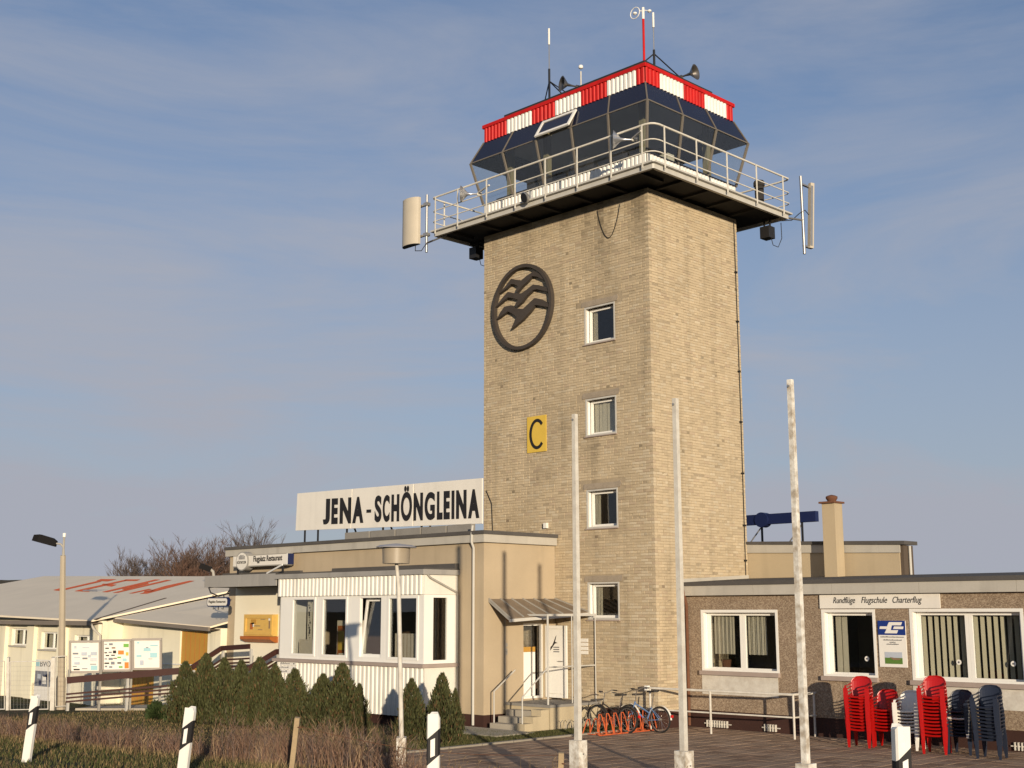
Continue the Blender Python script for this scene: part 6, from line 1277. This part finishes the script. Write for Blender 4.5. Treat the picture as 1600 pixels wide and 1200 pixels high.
# ================================================================== VEGETATION
rv = random.Random(21)
def spray(b, p, d, ln, w, tone, r):
    """flat evergreen spray: a bent leaf-shaped blade"""
    d = d.normalized(); s = d.cross(Vector((r.uniform(-1, 1), r.uniform(-1, 1), r.uniform(-.3, .3)))); s = s.normalized() * w if s.length > 1e-4 else Vector((w, 0, 0)); m = p + d * ln * .5 + Vector((0, 0, ln * .05)); t = p + d * ln
    b.add([p, m + s, t, m - s], ((0, 1, 2), (0, 2, 3)), tone)
def thuja_mesh(seed, n=6500):
    r = random.Random(seed); b = MB(); lob = [(r.uniform(0, 6.28), r.uniform(.45, .95), r.uniform(.10, .22)) for _ in range(9)]
    lead = [(0, 0, 1.0, 1.0)] + [(.20 * math.cos(q), .20 * math.sin(q), r.uniform(.66, .90), r.uniform(.5, .72)) for q in (r.uniform(0, 2), r.uniform(2, 4), r.uniform(4, 6.2))]
    for i in range(n):
        lx, ly, lhh, lw = lead[0] if r.random() < .55 else r.choice(lead[1:])
        h = r.random() ** .85; a = r.uniform(0, 6.283); env = (1 - h) ** .66 * (.66 + .34 * min(1, h * 4 + .35)) * 1.12
        for la, lh, ls in lob:
            da = abs((a - la + math.pi) % 6.283 - math.pi)
            if da < .6 and h < lh: env *= 1 + ls * (1 - da / .6)
        env *= .80 + .55 * noise.noise((math.cos(a) * 2.6, math.sin(a) * 2.6, h * 9 + seed)); env *= lw
        rad = env * (1 - .42 * r.random() ** 2.2) * .5; p = Vector((lx + rad * math.cos(a), ly + rad * math.sin(a), .02 + h * .98 * lhh)); d = Vector((math.cos(a) * .55, math.sin(a) * .55, .85)) + Vector((r.uniform(-.4, .4), r.uniform(-.4, .4), r.uniform(-.2, .3)))
        if r.random() < .07: p.x = lx + (p.x - lx) * 1.22; p.y = ly + (p.y - ly) * 1.22; d.z += .4
        k = r.uniform(.6, 1.3); dead = noise.noise((p.x * 6, p.y * 6, p.z * 5 + seed)) > .42
        c = (.060, .064, .024) if r.random() < (.84 if not dead else .25) else ((.105, .064, .028) if r.random() < .5 else (.075, .080, .028)); spray(b, p, d, r.uniform(.05, .095), r.uniform(.010, .020), tuple(x * k for x in c), r)
    return b.mesh('foliage', leaf_m)
TM = [thuja_mesh(s) for s in (1, 2, 3)]
tr = MB().tube([(0, 0, -.05), (0, 0, .5), (.01, 0, .93)], [.028, .018, .004], 6).mesh('trunk', MATS['bark'])
TH_ = [(286, 1130, 1041, 42, 'first'), (318, 1132, 1030, 44, 'second'), (347, 1134, 1036, 42, 'third'), (374, 1136, 1040, 44, 'fourth'), (402, 1137, 1036, 46, 'fifth'), (427, 1138, 1046, 40, 'sixth'), (458, 1141, 1052, 44, 'seventh'), (503, 1145, 1060, 42, 'eighth'), (533, 1148, 1045, 52, 'ninth'), (560, 1149, 1074, 26, 'tenth')]
def thuja(px, pb, pt, wpx, label):
    p = at(px, pb, 'z', .02); gz_ = ground_z(p.x, p.y); dep = (p - CAM).dot(FW); h = (pb - pt) / FPX * dep * 1.02; w = wpx / FPX * dep
    t = thing('evergreen_shrub', label, 'shrub', (p.x, p.y, gz_), 'columnar evergreen shrubs')
    o = link_mesh('foliage', rv.choice(TM), t, rot=(0, 0, rv.uniform(0, 6.28))); o.scale = (w * 1.36, w * 1.36, h); o = link_mesh('trunk', tr, t); o.scale = (1.0, 1.0, h)
for px, pb, pt, w, nm in TH_: thuja(px, pb, pt, w, nm + ' evergreen from the left in the shrub row before the restaurant')
thuja(642, 1158, 1068, 36, 'slim evergreen just right of the drum-shaded lamp post'); thuja(690, 1160, 1060, 40, 'evergreen at the right corner of the white bay'); thuja(711, 1158, 1082, 20, 'small evergreen between the bay corner and the rendered wall')
def low_shrub(px, pb, pt, wpx, label):
    p = at(px, pb, 'z', .0); dep = (p - CAM).dot(FW); h = (pb - pt) / FPX * dep; w = wpx / FPX * dep; b = MB()
    for i in range(2200):
        a = rv.uniform(0, 6.28); el = math.asin(rv.random()); rr = (.55 + .45 * rv.random()) * (.85 + .3 * noise.noise((math.cos(a) * 2, math.sin(a) * 2, el * 2 + px))); d = Vector((math.cos(a) * math.cos(el), math.sin(a) * math.cos(el), math.sin(el))); q = p + Vector((d.x * w / 2 * rr, d.y * w / 2 * rr, d.z * h * rr)); k = rv.uniform(.6, 1.3); spray(b, q, d + Vector((0, 0, .3)), .11, .02, (.034 * k, .052 * k, .016 * k), rv)
    t = thing('low_shrub', label, 'shrub', p, 'low dark shrubs'); b.build('foliage', leaf_m, t); MB().tube([p, p + Vector((.02, 0, h * .7))], .025, 6).build('stem', 'bark', t)
low_shrub(244, 1124, 1096, 34, 'low dark shrub left of the evergreen row'); low_shrub(274, 1126, 1103, 26, 'smaller low shrub against the evergreen row')
# ---- bare twiggy hedge along the road
def hedge():
    b = MB(); r = random.Random(8); x = -9.0
    def stick(p, d, ln, w, tone, lev):
        q = p + d * ln; s = d.cross(Vector((r.uniform(-1, 1), r.uniform(-1, 1), .2))).normalized() * w; u = d.cross(s).normalized() * w; b.add([p + s, p - s * .5 + u * .8, p - s * .5 - u * .8, q], ((0, 1, 3), (1, 2, 3), (2, 0, 3)), tone)
        if lev > 0:
            for _ in range(r.choice((2, 3, 3))): stick(p + d * ln * r.uniform(.35, .95), (d * .7 + Vector((r.uniform(-.7, .7), r.uniform(-.7, .7), r.uniform(-.1, .6)))).normalized(), ln * r.uniform(.35, .6), w * .62, tone, lev - 1)
    while x < 11.2:
        dens = 3 if x < 7.6 else (2 if x < 9.2 else 1)
        for _ in range(dens * 5):
            yy = -14.9 + r.uniform(-.50, .50); xx = x + r.uniform(-.09, .09); hh = r.uniform(.30, .52) * (1.0 + .30 * noise.noise((xx * .55, 3, 0))) * (1.25 if 3.2 < xx < 7.6 else .80) * (1 if x < 8.0 else .7)
            k = r.uniform(.65, 1.35); w = r.random(); c = (.215, .130, .088) if w < .6 else ((.155, .112, .094) if w < .85 else (.30, .21, .125)); stick(Vector((xx, yy, ground_z(xx, yy) - .02)), Vector((r.uniform(-.28, .28), r.uniform(-.28, .28), 1)).normalized(), hh, .0065, tuple(q * k for q in c), 2)
        x += .075
    o = b.build('hedge', leaf_m, None, (2, -14.9, .7)); tag(o, 'bare brown twiggy hedge running along the road verge', 'hedge')
hedge()
# ---- grass
def grass(name, spots, n, hmin, hmax, cols_, seed, wid=.006):
    r = random.Random(seed); b = MB(); V = []; F = []; T = []
    for i in range(n):
        x, y = spots(r)
        if x is None: continue
        z = ground_z(x, y) - .01; a = r.uniform(0, 6.283); h = r.uniform(hmin, hmax); w = wid * r.uniform(.7, 1.5); dx, dy = math.cos(a) * w, math.sin(a) * w; lx, ly = r.uniform(-.45, .45) * h, r.uniform(-.45, .45) * h; k = len(V)
        V += [(x - dx, y - dy, z), (x + dx, y + dy, z), (x + lx, y + ly, z + h)]; F.append((k, k + 1, k + 2)); q = r.uniform(.6, 1.35); c = r.choice(cols_); T.append(tuple(t * q for t in c))
    b.v, b.f, b.t = V, F, T; o = b.build(name, leaf_m); tag(o, kind='stuff'); return o
GR = [(.085, .092, .030), (.070, .080, .025), (.125, .108, .045)]; DRY = [(.27, .185, .090), (.20, .135, .068), (.33, .24, .12), (.11, .088, .038)]
def vs(r):
    x, y = r.uniform(-9, 17), r.uniform(-19.5, -15.4); return (x, y) if noise.noise((x * .5, y * .7, 1)) > -.25 or r.random() < .4 else (None, None)
g = grass('grass_verge', vs, 60000, .03, .09, GR + GR + DRY[:2], 31); g['label'] = 'short winter grass on the road verge'
def vd(r):
    x, y = r.uniform(-9, 14), r.uniform(-16.6, -12.3); return (x, y)
g = grass('dry_grass', vd, 26000, .04, .16, DRY, 32); g['label'] = 'dry brown grass below the hedge'
def vst(r): 
    y = r.uniform(-12, -.1); x = r.uniform(-4.2 if y < -3.2 else -1.75, -.56); return (x, y)
g = grass('lawn_strip', vst, 42000, .03, .075, GR, 33, .005); g['label'] = 'green grass strip between the steps and the kerb'
def vst2(r): return (r.uniform(-16, -1.5), r.uniform(-11.8, -4.6))
g = grass('shrub_bed_grass', vst2, 30000, .03, .09, GR + DRY, 34, .006); g['label'] = 'rough grass round the evergreen shrubs'
def stalks():
    r = random.Random(41); b = MB()
    for i in range(260):
        x = r.uniform(6.0, 15.0); y = r.uniform(-14.6, -12.6); h = r.uniform(.25, .8); z = ground_z(x, y); d = Vector((r.uniform(-.15, .15), r.uniform(-.15, .15), 1)) * h; p = Vector((x, y, z)); k = r.uniform(.8, 1.25); c = (.22 * k, .15 * k, .075 * k); b.tube([p, p + d * .6 + Vector((r.uniform(-.02, .02), 0, 0)), p + d], [.004, .003, .0015], 3, False, c)
        for j in range(3): t = r.uniform(.5, 1); q = p + d * t; spray(b, q, Vector((r.uniform(-1, 1), r.uniform(-1, 1), .8)), .06, .006, c, r)
    o = b.build('dry_stalks', leaf_m); tag(o, kind='stuff'); o['label'] = 'thin dry weed stalks in front of the yard'
stalks()
# ---- bare trees behind the hall
def bare_tree(label, px, top_py, width_px, dep, seed, stems, tone):
    r = random.Random(seed); c = atd(px, 900, dep); c.z = 0; H = atd(px, top_py, dep).z; W = width_px / FPX * dep
    t = thing('bare_tree', label, 'tree', c, 'leafless trees behind the hall'); tk = MB(); tw = MB()
    def grow(p, d, ln, rad, lev):
        q = p + d * ln * .5 + Vector((r.uniform(-.06, .06) * ln, r.uniform(-.06, .06) * ln, 0)); e = q + (d + Vector((0, 0, .12))).normalized() * ln * .5
        if lev >= 4: tk.tube([p, q, e], [rad, rad * .85, rad * .62], 6, False)
        else:
            s = d.cross(Vector((r.uniform(-1, 1), r.uniform(-1, 1), .1))).normalized(); u = d.cross(s); k = r.uniform(.75, 1.25)
            for a_, b_, r0, r1 in ((p, q, rad, rad * .8), (q, e, rad * .8, rad * .4)): tw.add([a_ + s * r0, a_ - s * r0 * .5 + u * r0 * .87, a_ - s * r0 * .5 - u * r0 * .87, b_ + s * r1, b_ - s * r1 * .5 + u * r1 * .87, b_ - s * r1 * .5 - u * r1 * .87], ((0, 1, 4, 3), (1, 2, 5, 4), (2, 0, 3, 5)), tuple(x * k for x in tone))
        if lev == 0: return
        for i in range(r.choice((3, 4))):
            tt = r.uniform(.45, 1.0); f = p.lerp(e, tt); nd = (d + Vector((r.uniform(-.8, .8), r.uniform(-.8, .8), r.uniform(-.15, .55)))).normalized(); grow(f, nd, ln * r.uniform(.50, .74), max(.009, rad * .58), lev - 1)
    for s in range(stems):
        a = r.uniform(0, 6.28); o = Vector((math.cos(a), math.sin(a), 0)); grow(c + o * W * .06 * r.random(), (o * r.uniform(.15, .62) * W / H + Vector((0, 0, 1))).normalized(), H * r.uniform(.39, .47), .085, 5)
    tk.build('trunk', 'bark', t); tw.build('crown', leaf_m, t)
bare_tree('smaller leafless tree above the left part of the pale roof', 242, 848, 105, 78, 3, 13, (.105, .080, .066))
bare_tree('leafless tree with reddish twigs beside the restaurant roof', 318, 836, 100, 74, 5, 13, (.115, .075, .056))
bare_tree('tall leafless tree partly behind the restaurant roof', 380, 820, 110, 80, 7, 12, (.100, .076, .064))
bare_tree('low reddish thicket above the pale roof', 300, 866, 130, 70, 9, 12, (.120, .068, .046))
